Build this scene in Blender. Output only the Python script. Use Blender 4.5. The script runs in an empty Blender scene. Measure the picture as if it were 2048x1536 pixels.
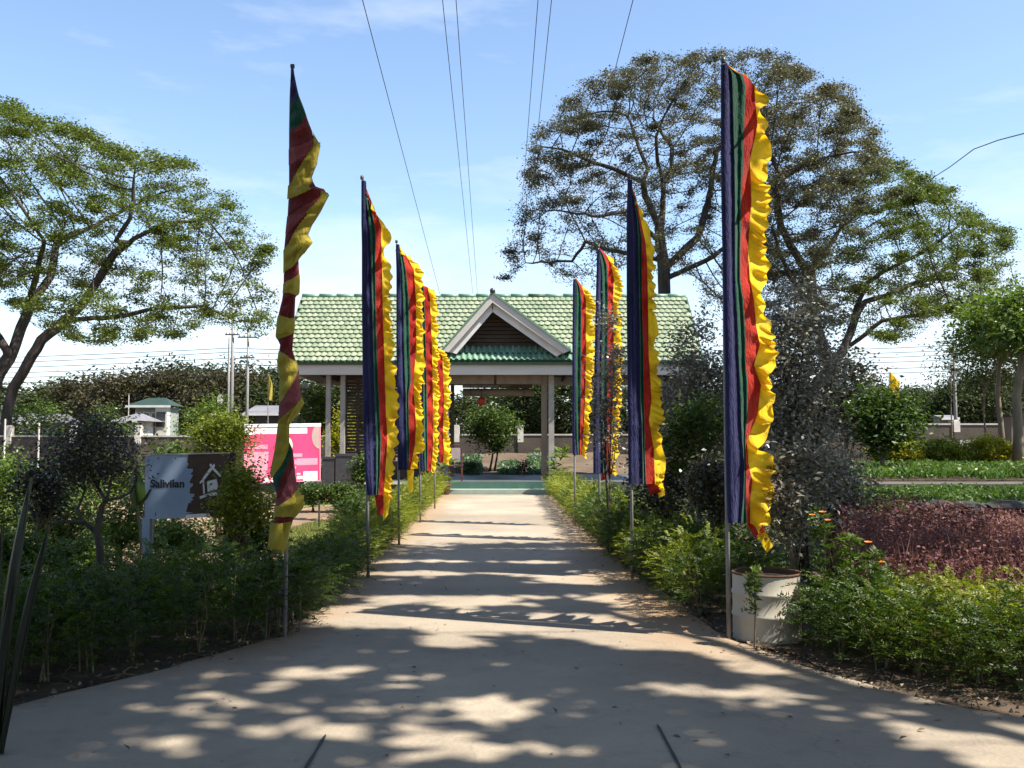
import bpy, math, random
import numpy as np
from mathutils import Vector, Matrix, noise

# ---------------------------------------------------------------- camera, sky, sun, exposure
scene = bpy.context.scene
COL = scene.collection
F = 1950.0                       # focal length in pixels of the 2048 px wide photograph
PITCH = math.atan(116.0 / F)
CAMZ = 1.6
cam_data = bpy.data.cameras.new('camera')
cam_data.sensor_width = 36.0
cam_data.lens = 36.0 * F / 2048.0
cam_data.clip_start = 0.1
cam_data.clip_end = 3000.0
cam = bpy.data.objects.new('camera', cam_data)
cam.location = (0, 0, CAMZ)
cam.rotation_euler = (math.pi / 2 + PITCH, 0, 0)
COL.objects.link(cam)
scene.camera = cam

SUN_EL = math.radians(54)
SUN_DIR = Vector((0.93, -0.36, 0)).normalized() * math.cos(SUN_EL) + Vector((0, 0, math.sin(SUN_EL)))
SUN_STRENGTH = 3.9
SKY_STRENGTH = 0.085
EXPOSURE = 1.65

world = bpy.data.worlds.new('World')
scene.world = world
world.use_nodes = True
wn, wl = world.node_tree.nodes, world.node_tree.links
wn.clear()
w_out = wn.new('ShaderNodeOutputWorld')
w_bg = wn.new('ShaderNodeBackground')
w_bg.inputs['Strength'].default_value = SKY_STRENGTH
w_sky = wn.new('ShaderNodeTexSky')
w_sky.sky_type = 'NISHITA'
w_sky.sun_disc = False
w_sky.sun_elevation = SUN_EL
w_sky.sun_rotation = math.atan2(SUN_DIR.x, SUN_DIR.y)
w_sky.air_density = 1.0
w_sky.dust_density = 0.6
w_sky.ozone_density = 1.6
# thin bright cloud, the same in every direction, thicker towards the horizon
w_tc = wn.new('ShaderNodeTexCoord')
w_map = wn.new('ShaderNodeMapping'); w_map.inputs['Scale'].default_value = (2.2, 2.2, 9.0)
w_ns = wn.new('ShaderNodeTexNoise'); w_ns.inputs['Scale'].default_value = 1.6
w_ns.inputs['Detail'].default_value = 7; w_ns.inputs['Roughness'].default_value = 0.58
w_sep = wn.new('ShaderNodeSeparateXYZ')
w_fade = wn.new('ShaderNodeMapRange'); w_fade.inputs[1].default_value = 0.0; w_fade.inputs[2].default_value = 0.36
w_fade.inputs[3].default_value = 0.30; w_fade.inputs[4].default_value = -0.10
w_add = wn.new('ShaderNodeMath'); w_add.operation = 'ADD'
w_ramp = wn.new('ShaderNodeMapRange'); w_ramp.inputs[1].default_value = 0.50; w_ramp.inputs[2].default_value = 0.90
w_ramp.inputs[3].default_value = 0.0; w_ramp.inputs[4].default_value = 0.85
w_mix = wn.new('ShaderNodeMixRGB'); w_mix.inputs[2].default_value = (4.2, 4.5, 5.1, 1)
wl.new(w_tc.outputs['Generated'], w_map.inputs[0]); wl.new(w_map.outputs[0], w_ns.inputs['Vector'])
wl.new(w_tc.outputs['Generated'], w_sep.inputs[0]); wl.new(w_sep.outputs[2], w_fade.inputs[0])
wl.new(w_ns.outputs['Fac'], w_add.inputs[0]); wl.new(w_fade.outputs[0], w_add.inputs[1])
wl.new(w_add.outputs[0], w_ramp.inputs[0]); wl.new(w_ramp.outputs[0], w_mix.inputs[0])
wl.new(w_sky.outputs[0], w_mix.inputs[1]); wl.new(w_mix.outputs[0], w_bg.inputs['Color'])
wl.new(w_bg.outputs[0], w_out.inputs[0])

sun_data = bpy.data.lights.new('sun', 'SUN')
sun_data.energy = SUN_STRENGTH
sun_data.angle = math.radians(0.6)
sun_data.color = (1.0, 0.945, 0.85)
sun = bpy.data.objects.new('sun', sun_data)
sun.rotation_euler = SUN_DIR.to_track_quat('Z', 'Y').to_euler()
sun.location = (20, -10, 40)
COL.objects.link(sun)

scene.view_settings.view_transform = 'Standard'
scene.view_settings.look = 'None'
scene.view_settings.exposure = EXPOSURE
scene.view_settings.gamma = 1.0
scene.view_settings.use_curve_mapping = False
scene.render.engine = 'CYCLES'
scene.cycles.use_denoising = True
scene.cycles.max_bounces = 6
scene.cycles.diffuse_bounces = 3
scene.cycles.transmission_bounces = 4
scene.cycles.transparent_max_bounces = 4
scene.cycles.sample_clamp_indirect = 6.0

# ---------------------------------------------------------------- helpers
rng = np.random.default_rng(7)
random.seed(7)
CP, SP = math.cos(PITCH), math.sin(PITCH)

def at(px, py, Y):
    """point at depth Y that the photograph shows at pixel px, py"""
    xc, yc = (px - 1024.0) / F, (768.0 - py) / F
    dy, dz = CP - yc * SP, SP + yc * CP
    t = Y / dy
    return Vector((xc * t, Y, CAMZ + dz * t))

def ground_at(px, py, z=0.0):
    xc, yc = (px - 1024.0) / F, (768.0 - py) / F
    dy, dz = CP - yc * SP, SP + yc * CP
    t = (z - CAMZ) / dz
    return Vector((xc * t, dy * t, z))

def tag(o, label=None, cat=None, group=None, kind=None):
    if label: o['label'] = label
    if cat: o['category'] = cat
    if group: o['group'] = group
    if kind: o['kind'] = kind
    return o

def empty(name, loc=(0, 0, 0), label=None, cat=None, group=None):
    o = bpy.data.objects.new(name, None)
    o.location = loc
    o.empty_display_size = 0.2
    COL.objects.link(o)
    return tag(o, label, cat, group)

def wpos(o):
    if o.parent is None: return o.location.copy()
    return wpos(o.parent) + o.matrix_parent_inverse.translation + o.location

def link_mesh(name, me, mats, parent=None, world=True):
    for m in (mats if isinstance(mats, (list, tuple)) else [mats]):
        if m is not None: me.materials.append(m)
    o = bpy.data.objects.new(name, me)
    COL.objects.link(o)
    if parent is not None:
        o.parent = parent
        if world: o.matrix_parent_inverse = Matrix.Translation(-wpos(parent))   # geometry given in world space
    return o

def add_obj(name, data, parent, loc=(0, 0, 0), rot=(0, 0, 0), scale=(1, 1, 1)):
    o = bpy.data.objects.new(name, data)
    o.location, o.rotation_euler, o.scale = loc, rot, scale
    o.parent = parent
    COL.objects.link(o)
    return o

def copy_tree(o, parent=None):
    c = o.copy(); COL.objects.link(c)
    if parent is not None: c.parent = parent
    for ch in list(o.children): copy_tree(ch, c)
    return c

class MB:
    def __init__(s): s.v, s.f, s.m = [], [], []
    def quad(s, a, b, c, d, m=0):
        n = len(s.v); s.v += [tuple(a), tuple(b), tuple(c), tuple(d)]; s.f.append((n, n + 1, n + 2, n + 3)); s.m.append(m)
    def box(s, x0, x1, y0, y1, z0, z1, m=0):
        n = len(s.v)
        s.v += [(x, y, z) for x in (x0, x1) for y in (y0, y1) for z in (z0, z1)]
        for q in ((0, 1, 3, 2), (4, 6, 7, 5), (0, 4, 5, 1), (2, 3, 7, 6), (0, 2, 6, 4), (1, 5, 7, 3)):
            s.f.append(tuple(n + i for i in q)); s.m.append(m)
    def tube(s, pts, rad, sides=6, cap=True, m=0):
        pts = [Vector(p) for p in pts]
        if not hasattr(rad, '__len__'): rad = [rad] * len(pts)
        n0 = len(s.v)
        ref = None
        for i, p in enumerate(pts):
            d = (pts[min(i + 1, len(pts) - 1)] - pts[max(i - 1, 0)])
            d = d.normalized() if d.length > 1e-9 else Vector((0, 0, 1))
            if ref is None: ref = Vector((1, 0, 0)) if abs(d.x) < .8 else Vector((0, 1, 0))
            a = (ref - d * ref.dot(d)); a = a.normalized() if a.length > 1e-6 else d.orthogonal().normalized()
            ref = a
            b = d.cross(a)
            for k in range(sides):
                t = 2 * math.pi * k / sides
                s.v.append(tuple(p + (a * math.cos(t) + b * math.sin(t)) * rad[i]))
        for i in range(len(pts) - 1):
            for k in range(sides):
                k2 = (k + 1) % sides
                s.f.append((n0 + i * sides + k, n0 + i * sides + k2, n0 + (i + 1) * sides + k2, n0 + (i + 1) * sides + k)); s.m.append(m)
        if cap:
            s.f.append(tuple(n0 + k for k in reversed(range(sides)))); s.m.append(m)
            e = n0 + (len(pts) - 1) * sides
            s.f.append(tuple(e + k for k in range(sides))); s.m.append(m)
    def lathe(s, prof, centre, sides=24, m=0):
        n0 = len(s.v)
        cx, cy, cz = centre
        for r, z in prof:
            for k in range(sides):
                t = 2 * math.pi * k / sides
                s.v.append((cx + r * math.cos(t), cy + r * math.sin(t), cz + z))
        for i in range(len(prof) - 1):
            for k in range(sides):
                k2 = (k + 1) % sides
                s.f.append((n0 + i * sides + k, n0 + i * sides + k2, n0 + (i + 1) * sides + k2, n0 + (i + 1) * sides + k)); s.m.append(m)
    def prism(s, poly, nvec, m=0):
        """polygon (3D points) pushed along nvec"""
        n = len(s.v); k = len(poly); nv = Vector(nvec)
        s.v += [tuple(p) for p in poly] + [tuple(Vector(p) + nv) for p in poly]
        s.f.append(tuple(range(n, n + k))); s.m.append(m)
        s.f.append(tuple(reversed(range(n + k, n + 2 * k)))); s.m.append(m)
        for i in range(k):
            j = (i + 1) % k
            s.f.append((n + i, n + k + i, n + k + j, n + j)); s.m.append(m)
    def grid(s, P, m=0, closed=False):
        """P[i][j] points"""
        n0 = len(s.v); R, C_ = len(P), len(P[0])
        for row in P: s.v += [tuple(p) for p in row]
        for i in range(R - 1):
            for j in range(C_ - (0 if closed else 1)):
                j2 = (j + 1) % C_
                s.f.append((n0 + i * C_ + j, n0 + i * C_ + j2, n0 + (i + 1) * C_ + j2, n0 + (i + 1) * C_ + j)); s.m.append(m)
    def mesh(s, name, smooth=False):
        me = bpy.data.meshes.new(name)
        me.from_pydata(s.v, [], s.f)
        if any(s.m): me.polygons.foreach_set('material_index', s.m)
        if smooth: me.polygons.foreach_set('use_smooth', [True] * len(s.f))
        me.update()
        return me
    def build(s, name, mats, parent=None, smooth=False, world=True):
        return link_mesh(name, s.mesh(name, smooth), mats, parent, world)

def quads_mesh(name, V, midx=None):
    """V: (N,4,3) array of quads -> mesh"""
    n = len(V)
    me = bpy.data.meshes.new(name)
    me.vertices.add(n * 4); me.loops.add(n * 4); me.polygons.add(n)
    me.vertices.foreach_set('co', np.asarray(V, dtype=np.float32).ravel())
    me.loops.foreach_set('vertex_index', np.arange(n * 4, dtype=np.int32))
    me.polygons.foreach_set('loop_start', np.arange(0, n * 4, 4, dtype=np.int32))
    if midx is not None: me.polygons.foreach_set('material_index', np.asarray(midx, dtype=np.int32))
    me.update(calc_edges=True)
    return me

def unit(a): return a / np.maximum(np.linalg.norm(a, axis=-1, keepdims=True), 1e-9)

def leaf_quads(P, D, N, L, W, fold=0.12, r=rng):
    """rhombic folded leaves from base points P along D with normals N"""
    n = len(P)
    L = np.broadcast_to(np.asarray(L, float), (n,))[:, None]; W = np.broadcast_to(np.asarray(W, float), (n,))[:, None]
    D = unit(D); S = unit(np.cross(D, N)); U = np.cross(S, D)
    V = np.empty((n, 4, 3))
    V[:, 0] = P
    V[:, 1] = P + D * L * .45 + S * W * .5 + U * L * fold
    V[:, 2] = P + D * L
    V[:, 3] = P + D * L * .45 - S * W * .5 + U * L * fold
    return V

def leaf_cloud(P, L, W, up=0.6, droop=0.0, r=rng, fold=0.12):
    """randomly turned leaves at P, normals leaning up"""
    n = len(P)
    D = r.normal(size=(n, 3)); D[:, 2] = D[:, 2] * .5 - droop
    N = r.normal(size=(n, 3)) * .55; N[:, 2] += up
    s = r.uniform(.65, 1.25, n)
    return leaf_quads(P, D, N, L * s, W * s, fold, r)

# ---------------------------------------------------------------- materials
def mat(name, c, rough=0.7, c2=None, scale=6.0, detail=5, bump=0.0, bscale=None, spec=0.3, metal=0.0, stretch=(1, 1, 1), lo=.35, hi=.65):
    m = bpy.data.materials.new(name); m.use_nodes = True
    nt = m.node_tree; N, L = nt.nodes, nt.links
    b = N['Principled BSDF']
    b.inputs['Base Color'].default_value = (*c, 1)
    b.inputs['Roughness'].default_value = rough
    b.inputs['Metallic'].default_value = metal
    b.inputs['Specular IOR Level'].default_value = spec
    if c2 is not None or bump:
        tc = N.new('ShaderNodeTexCoord'); mp = N.new('ShaderNodeMapping'); mp.inputs['Scale'].default_value = stretch
        L.new(tc.outputs['Object'], mp.inputs[0])
    if c2 is not None:
        ns = N.new('ShaderNodeTexNoise'); ns.inputs['Scale'].default_value = scale; ns.inputs['Detail'].default_value = detail
        ns.inputs['Roughness'].default_value = .6
        L.new(mp.outputs[0], ns.inputs['Vector'])
        mr = N.new('ShaderNodeMapRange'); mr.inputs[1].default_value = lo; mr.inputs[2].default_value = hi
        L.new(ns.outputs['Fac'], mr.inputs[0])
        mx = N.new('ShaderNodeMixRGB'); mx.inputs[1].default_value = (*c, 1); mx.inputs[2].default_value = (*c2, 1)
        L.new(mr.outputs[0], mx.inputs[0]); L.new(mx.outputs[0], b.inputs['Base Color'])
    if bump:
        n2 = N.new('ShaderNodeTexNoise'); n2.inputs['Scale'].default_value = bscale or scale * 4; n2.inputs['Detail'].default_value = 6
        L.new(mp.outputs[0], n2.inputs['Vector'])
        bp = N.new('ShaderNodeBump'); bp.inputs['Strength'].default_value = bump; bp.inputs['Distance'].default_value = .02
        L.new(n2.outputs['Fac'], bp.inputs['Height']); L.new(bp.outputs[0], b.inputs['Normal'])
    return m

def leafmat(name, c1, c2, trans=.35, rough=.5, spec=.4, tint=(1.25, 1.35, .6)):
    """leaf: colour differs leaf by leaf and plant by plant, light shines through"""
    m = bpy.data.materials.new(name); m.use_nodes = True
    nt = m.node_tree; N, L = nt.nodes, nt.links
    b = N['Principled BSDF']; out = N['Material Output']
    b.inputs['Roughness'].default_value = rough; b.inputs['Specular IOR Level'].default_value = spec
    g = N.new('ShaderNodeNewGeometry'); oi = N.new('ShaderNodeObjectInfo')
    mx = N.new('ShaderNodeMixRGB'); mx.inputs[1].default_value = (*c1, 1); mx.inputs[2].default_value = (*c2, 1)
    ad = N.new('ShaderNodeMath'); ad.operation = 'MULTIPLY_ADD'; ad.inputs[1].default_value = .35; ad.inputs[2].default_value = 0
    m2 = N.new('ShaderNodeMath'); m2.operation = 'MULTIPLY_ADD'; m2.inputs[1].default_value = .65
    L.new(oi.outputs['Random'], ad.inputs[0]); L.new(g.outputs['Random Per Island'], m2.inputs[0]); L.new(ad.outputs[0], m2.inputs[2])
    L.new(m2.outputs[0], mx.inputs[0]); L.new(mx.outputs[0], b.inputs['Base Color'])
    tr = N.new('ShaderNodeBsdfTranslucent')
    mu = N.new('ShaderNodeMixRGB'); mu.blend_type = 'MULTIPLY'; mu.inputs[0].default_value = 1; mu.inputs[2].default_value = (*tint, 1)
    L.new(mx.outputs[0], mu.inputs[1]); L.new(mu.outputs[0], tr.inputs[0])
    ms = N.new('ShaderNodeMixShader'); ms.inputs[0].default_value = trans
    L.new(b.outputs[0], ms.inputs[1]); L.new(tr.outputs[0], ms.inputs[2]); L.new(ms.outputs[0], out.inputs[0])
    return m

def cloth(name, c, c2, trans=.3, rough=.75):
    m = mat(name, tuple(x * .82 for x in c), .9, tuple(x * 1.18 + .012 for x in c2), scale=3.2, bump=.9, bscale=70, spec=.08, stretch=(1, 1, .3), lo=.3, hi=.72)
    nt = m.node_tree; N, L = nt.nodes, nt.links
    b = N['Principled BSDF']; out = N['Material Output']
    b.inputs['Sheen Weight'].default_value = .15
    tr = N.new('ShaderNodeBsdfTranslucent'); tr.inputs[0].default_value = (*[min(1, x * 1.3) for x in c], 1)
    ms = N.new('ShaderNodeMixShader'); ms.inputs[0].default_value = trans
    L.new(b.outputs[0], ms.inputs[1]); L.new(tr.outputs[0], ms.inputs[2]); L.new(ms.outputs[0], out.inputs[0])
    return m

M = {}
M['bark'] = mat('bark', (.035, .028, .023), .9, (.075, .062, .052), scale=3, bump=.8, bscale=14, stretch=(1, 1, .3))
M['bark_pale'] = mat('bark_pale', (.12, .09, .06), .9, (.2, .16, .11), scale=5, bump=.5, bscale=20, stretch=(1, 1, .3))
M['stem'] = mat('stem', (.10, .075, .04), .8, (.17, .14, .08), scale=12)
M['rain_leaf'] = leafmat('rain_leaf', (.036, .064, .011), (.125, .155, .024), .33, .5)
M['rain_leaf_dull'] = leafmat('rain_leaf_dull', (.048, .050, .028), (.135, .135, .080), .28, .5, tint=(1.2, 1.15, .7))  # dull tone puts the dark backlit look into the leaf colour
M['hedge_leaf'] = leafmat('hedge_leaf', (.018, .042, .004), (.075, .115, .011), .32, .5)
M['hedge_gold_lit'] = leafmat('hedge_gold_lit', (.075, .115, .009), (.27, .275, .022), .36, .5)  # same hedge leaf with the sunlit look put into its colour
M['bush_leaf'] = leafmat('bush_leaf', (.022, .05, .009), (.08, .12, .02), .28, .5, .3)
M['bright_leaf'] = leafmat('bright_leaf', (.05, .095, .014), (.125, .175, .028), .32, .45)
M['yellow_leaf'] = leafmat('yellow_leaf', (.18, .19, .014), (.40, .34, .028), .5, .45)
M['dark_leaf'] = leafmat('dark_leaf', (.018, .021, .011), (.085, .08, .048), .15, .35, .5, tint=(1.1, 1.1, .7))
M['silver_leaf'] = leafmat('silver_leaf', (.062, .059, .040), (.32, .305, .245), .14, .34, .45, tint=(1, 1, .8))  # silvery leaf; its palest tone also stands in for sun glints
M['far_leaf'] = leafmat('far_leaf', (.022, .036, .012), (.058, .070, .022), .25, .6, .2)
M['far_brown'] = leafmat('far_brown', (.032, .032, .016), (.072, .062, .032), .2, .6, .2)
M['red_leaf'] = leafmat('red_leaf', (.075, .028, .038), (.25, .115, .12), .28, .6, .2)
M['cover_leaf'] = leafmat('cover_leaf', (.045, .105, .018), (.115, .20, .038), .35, .5)
M['grey_cover'] = leafmat('grey_cover', (.06, .11, .06), (.15, .21, .13), .3, .5)
M['grass'] = leafmat('grass', (.08, .11, .02), (.18, .19, .045), .35, .6)
M['agave'] = leafmat('agave', (.012, .018, .010), (.028, .034, .018), .05, .4, .5)
M['litter'] = leafmat('litter', (.10, .07, .04), (.33, .26, .17), .1, .8, .2, tint=(1, .9, .7))
M['flower'] = leafmat('flower', (.55, .10, .02), (.75, .32, .02), .3, .6)
M['soil'] = mat('soil', (.075, .05, .032), .95, (.14, .10, .065), scale=.8, detail=8, bump=.7, bscale=9)
M['bed'] = mat('bed', (.045, .03, .02), .95, (.10, .07, .045), scale=3, detail=8, bump=.9, bscale=14)
M['sand'] = mat('sand', (.22, .15, .09), .95, (.15, .10, .06), scale=1.6, detail=8, bump=.4, bscale=20)
M['redsoil'] = mat('redsoil', (.30, .195, .13), .95, (.22, .13, .08), scale=1.3, detail=8, bump=.5, bscale=12)
M['walk'] = mat('walk', (.06, .056, .046), .95, (.10, .094, .078), scale=2, detail=8, bump=.4, bscale=15)
M['lawn'] = mat('lawn', (.13, .16, .035), .95, (.23, .22, .07), scale=1.4, detail=8, bump=.5, bscale=30)
M['pole'] = mat('pole', (.15, .145, .14), .55, (.24, .23, .22), scale=9, bump=.1, spec=.5, stretch=(4, 4, .6))
M['blue_cloth'] = cloth('blue_cloth', (.014, .016, .062), (.022, .023, .088), .16)
M['green_cloth'] = cloth('green_cloth', (.006, .050, .028), (.009, .068, .040), .2)
M['red_cloth'] = cloth('red_cloth', (.33, .014, .008), (.42, .026, .012), .35)
M['dark_red_cloth'] = cloth('dark_red_cloth', (.15, .015, .015), (.20, .024, .024), .3)  # darker red, the wound flag's shade put into the colour
M['pink_cloth'] = cloth('pink_cloth', (.26, .06, .07), (.33, .09, .09), .3)
M['yellow_cloth'] = cloth('yellow_cloth', (.78, .49, .012), (.86, .58, .02), .45)
M['dim_yellow_cloth'] = cloth('dim_yellow_cloth', (.42, .33, .035), (.50, .41, .06), .35)  # yellow dimmed in the colour for the shaded wound flag
M['white'] = mat('white', (.64, .63, .61), .6, (.54, .52, .49), scale=2, bump=.05)
M['fascia'] = mat('fascia', (.50, .475, .43), .6, (.42, .395, .35), scale=1.2, bump=.05, stretch=(.4, 1, 2))
M['timber'] = mat('timber', (.032, .022, .016), .7, (.055, .037, .026), scale=4, bump=.3, stretch=(.3, 1, 1))
M['timber_pale'] = mat('timber_pale', (.14, .105, .075), .7, (.19, .145, .10), scale=4, bump=.2, stretch=(1, 1, .3))
M['post_paint'] = mat('post_paint', (.29, .27, .24), .6, (.22, .20, .175), scale=4, bump=.1)
M['blind'] = mat('blind', (.105, .078, .052), .8, (.14, .105, .07), scale=5, bump=.4, stretch=(.3, 1, 6))
M['blind_pale'] = mat('blind_pale', (.22, .185, .135), .8, (.27, .22, .165), scale=5, bump=.4, stretch=(.3, 1, 6))
M['floor_paint'] = mat('floor_paint', (.085, .088, .085), .5, (.06, .065, .062), scale=2, bump=.05)
M['step_paint'] = mat('step_paint', (.07, .135, .105), .5, (.05, .105, .085), scale=2, bump=.08)
M['step_pale'] = mat('step_pale', (.30, .36, .29), .6, (.24, .30, .25), scale=3, bump=.08)
M['dark_metal'] = mat('dark_metal', (.03, .03, .032), .45, (.05, .05, .05), scale=6, spec=.5)
M['wire'] = mat('wire', (.02, .02, .022), .5, spec=.5)
M['concrete_wall'] = mat('concrete_wall', (.06, .046, .036), .9, (.095, .075, .06), scale=.9, bump=.3, bscale=12)
M['wall_cap'] = mat('wall_cap', (.48, .44, .38), .85, (.36, .33, .28), scale=2, bump=.2)
M['post_white'] = mat('post_white', (.62, .58, .50), .8, (.45, .41, .35), scale=3, bump=.2)
M['stone'] = mat('stone', (.018, .018, .018), .9, (.055, .05, .045), scale=4, bump=.7, bscale=14)
M['pink'] = mat('pink', (.70, .055, .16), .5, (.64, .045, .135), scale=1.5)
M['pale_pink'] = mat('pale_pink', (.76, .28, .36), .5, (.72, .24, .31), scale=1.5)
M['paper'] = mat('paper', (.82, .78, .76), .55, (.76, .72, .70), scale=5)
M['cream'] = mat('cream', (.80, .70, .55), .55, (.74, .64, .48), scale=5)
M['dull_patch'] = mat('dull_patch', (.42, .30, .27), .6, (.36, .25, .22), scale=5)
M['ink'] = mat('ink', (.03, .028, .03), .6)
M['sign_blue'] = mat('sign_blue', (.24, .31, .42), .35, (.30, .37, .48), scale=2.2, spec=.5)
M['sign_brown'] = mat('sign_brown', (.065, .036, .026), .55, (.095, .055, .04), scale=5, stretch=(1, 1, 2))
M['drum'] = mat('drum', (.47, .43, .35), .5, (.37, .32, .25), scale=3.5, bump=.1, stretch=(1, 1, .5), spec=.4)
M['rust_and_shade'] = mat('rust_and_shade', (.14, .07, .035), .85, (.08, .045, .03), scale=9, bump=.2)
M['red_lacquer'] = mat('red_lacquer', (.45, .05, .03), .4, (.32, .04, .03), scale=5)
M['chair_wood'] = mat('chair_wood', (.055, .016, .014), .4, (.085, .028, .022), scale=6, spec=.5)
M['chair_back'] = mat('chair_back', (.30, .24, .23), .6, (.24, .19, .18), scale=8)
M['house_white'] = mat('house_white', (.62, .60, .55), .8, (.5, .48, .44), scale=1)
M['house_grey'] = mat('house_grey', (.26, .29, .25), .8, (.20, .23, .20), scale=1)
M['roof_green'] = mat('roof_green', (.025, .05, .036), .6, (.018, .036, .026), scale=1.5)
M['roof_grey'] = mat('roof_grey', (.19, .185, .195), .6, (.13, .125, .135), scale=1.5)
M['glass'] = mat('glass', (.03, .035, .04), .1, spec=.8)
M['pot'] = mat('pot', (.10, .05, .03), .7, (.07, .035, .025), scale=5)

def tile_mat(name, c, c2, dk):
    m = mat(name, c, .38, c2, scale=14, detail=3, bump=.08, spec=.5)
    nt = m.node_tree; N, L = nt.nodes, nt.links
    b = N['Principled BSDF']
    g = N.new('ShaderNodeObjectInfo'); gg = N.new('ShaderNodeNewGeometry')
    ad = N.new('ShaderNodeMath'); ad.operation = 'ADD'; L.new(g.outputs['Random'], ad.inputs[0]); L.new(gg.outputs['Random Per Island'], ad.inputs[1])
    fr = N.new('ShaderNodeMath'); fr.operation = 'FRACT'; L.new(ad.outputs[0], fr.inputs[0])
    mr = N.new('ShaderNodeMapRange'); mr.inputs[3].default_value = 0; mr.inputs[4].default_value = .85; L.new(fr.outputs[0], mr.inputs[0])
    mx = N.new('ShaderNodeMixRGB'); mx.inputs[2].default_value = (*dk, 1)
    src = b.inputs['Base Color'].links[0].from_socket
    L.new(mr.outputs[0], mx.inputs[0]); L.new(src, mx.inputs[1]); L.new(mx.outputs[0], b.inputs['Base Color'])
    return m
M['tile'] = tile_mat('tile', (.235, .265, .165), (.31, .335, .215), (.16, .20, .12))
M['tile_teal'] = tile_mat('tile_teal', (.13, .235, .165), (.19, .30, .215), (.085, .18, .125))
M['tile_edge'] = mat('tile_edge', (.035, .075, .045), .5, (.055, .105, .065), scale=8)  # dark green; on tile lips it stands in for their shadow

# concrete of the path: pale, cloudy, dusty towards the edges, fine grain
def concrete():
    m = mat('path_concrete', (.34, .28, .207), .85, (.28, .232, .176), scale=.9, detail=9, bump=.35, bscale=34, spec=.25)
    nt = m.node_tree; N, L = nt.nodes, nt.links
    b = N['Principled BSDF']; src = b.inputs['Base Color'].links[0].from_socket
    tc = N.new('ShaderNodeTexCoord')
    n2 = N.new('ShaderNodeTexNoise'); n2.inputs['Scale'].default_value = 5.5; n2.inputs['Detail'].default_value = 8; L.new(tc.outputs['Object'], n2.inputs['Vector'])
    m2 = N.new('ShaderNodeMapRange'); m2.inputs[1].default_value = .54; m2.inputs[2].default_value = .7; m2.inputs[4].default_value = .4; L.new(n2.outputs['Fac'], m2.inputs[0])
    x1 = N.new('ShaderNodeMixRGB'); x1.inputs[2].default_value = (.20, .175, .15, 1); L.new(m2.outputs[0], x1.inputs[0]); L.new(src, x1.inputs[1])
    n5 = N.new('ShaderNodeTexNoise'); n5.inputs['Scale'].default_value = .28; n5.inputs['Detail'].default_value = 5; L.new(tc.outputs['Object'], n5.inputs['Vector'])
    m5 = N.new('ShaderNodeMapRange'); m5.inputs[1].default_value = .4; m5.inputs[2].default_value = .62; m5.inputs[3].default_value = .80; m5.inputs[4].default_value = 1.12; L.new(n5.outputs['Fac'], m5.inputs[0])
    vo = N.new('ShaderNodeTexVoronoi'); vo.feature = 'DISTANCE_TO_EDGE'; vo.inputs['Scale'].default_value = .55
    nd = N.new('ShaderNodeTexNoise'); nd.inputs['Scale'].default_value = 2.2; nd.inputs['Detail'].default_value = 6; L.new(tc.outputs['Object'], nd.inputs['Vector'])
    av = N.new('ShaderNodeMixRGB'); av.blend_type = 'ADD'; av.inputs[0].default_value = .55; L.new(tc.outputs['Object'], av.inputs[1]); L.new(nd.outputs['Color'], av.inputs[2]); L.new(av.outputs[0], vo.inputs['Vector'])
    m6 = N.new('ShaderNodeMapRange'); m6.inputs[1].default_value = .0; m6.inputs[2].default_value = .006; m6.inputs[3].default_value = .86; m6.inputs[4].default_value = 1; L.new(vo.outputs['Distance'], m6.inputs[0])
    m7 = N.new('ShaderNodeMath'); m7.operation = 'MULTIPLY'; L.new(m5.outputs[0], m7.inputs[0]); L.new(m6.outputs[0], m7.inputs[1])
    x5 = N.new('ShaderNodeMixRGB'); x5.blend_type = 'MULTIPLY'; x5.inputs[0].default_value = 1; L.new(x1.outputs[0], x5.inputs[1]); L.new(m7.outputs[0], x5.inputs[2]); x1 = x5
    # tracked-in earth along the two edges
    sp = N.new('ShaderNodeSeparateXYZ'); L.new(tc.outputs['Object'], sp.inputs[0])
    e = N.new('ShaderNodeMath'); e.operation = 'ADD'; e.inputs[1].default_value = .35; L.new(sp.outputs[0], e.inputs[0])
    a = N.new('ShaderNodeMath'); a.operation = 'ABSOLUTE'; L.new(e.outputs[0], a.inputs[0])
    n3 = N.new('ShaderNodeTexNoise'); n3.inputs['Scale'].default_value = 1.7; n3.inputs['Detail'].default_value = 7; L.new(tc.outputs['Object'], n3.inputs['Vector'])
    s = N.new('ShaderNodeMath'); s.operation = 'MULTIPLY_ADD'; s.inputs[1].default_value = .9; L.new(n3.outputs['Fac'], s.inputs[0]); L.new(a.outputs[0], s.inputs[2])
    m3 = N.new('ShaderNodeMapRange'); m3.inputs[1].default_value = 1.45; m3.inputs[2].default_value = 2.15; m3.inputs[4].default_value = .9; L.new(s.outputs[0], m3.inputs[0])
    fy = N.new('ShaderNodeMapRange'); fy.inputs[1].default_value = 6.5; fy.inputs[2].default_value = 9.0; L.new(sp.outputs[1], fy.inputs[0])
    mm = N.new('ShaderNodeMath'); mm.operation = 'MULTIPLY'; L.new(m3.outputs[0], mm.inputs[0]); L.new(fy.outputs[0], mm.inputs[1])
    x2 = N.new('ShaderNodeMixRGB'); x2.inputs[2].default_value = (.27, .168, .088, 1); L.new(mm.outputs[0], x2.inputs[0]); L.new(x1.outputs[0], x2.inputs[1])
    L.new(x2.outputs[0], b.inputs['Base Color'])
    return m
M['concrete'] = concrete()

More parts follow.
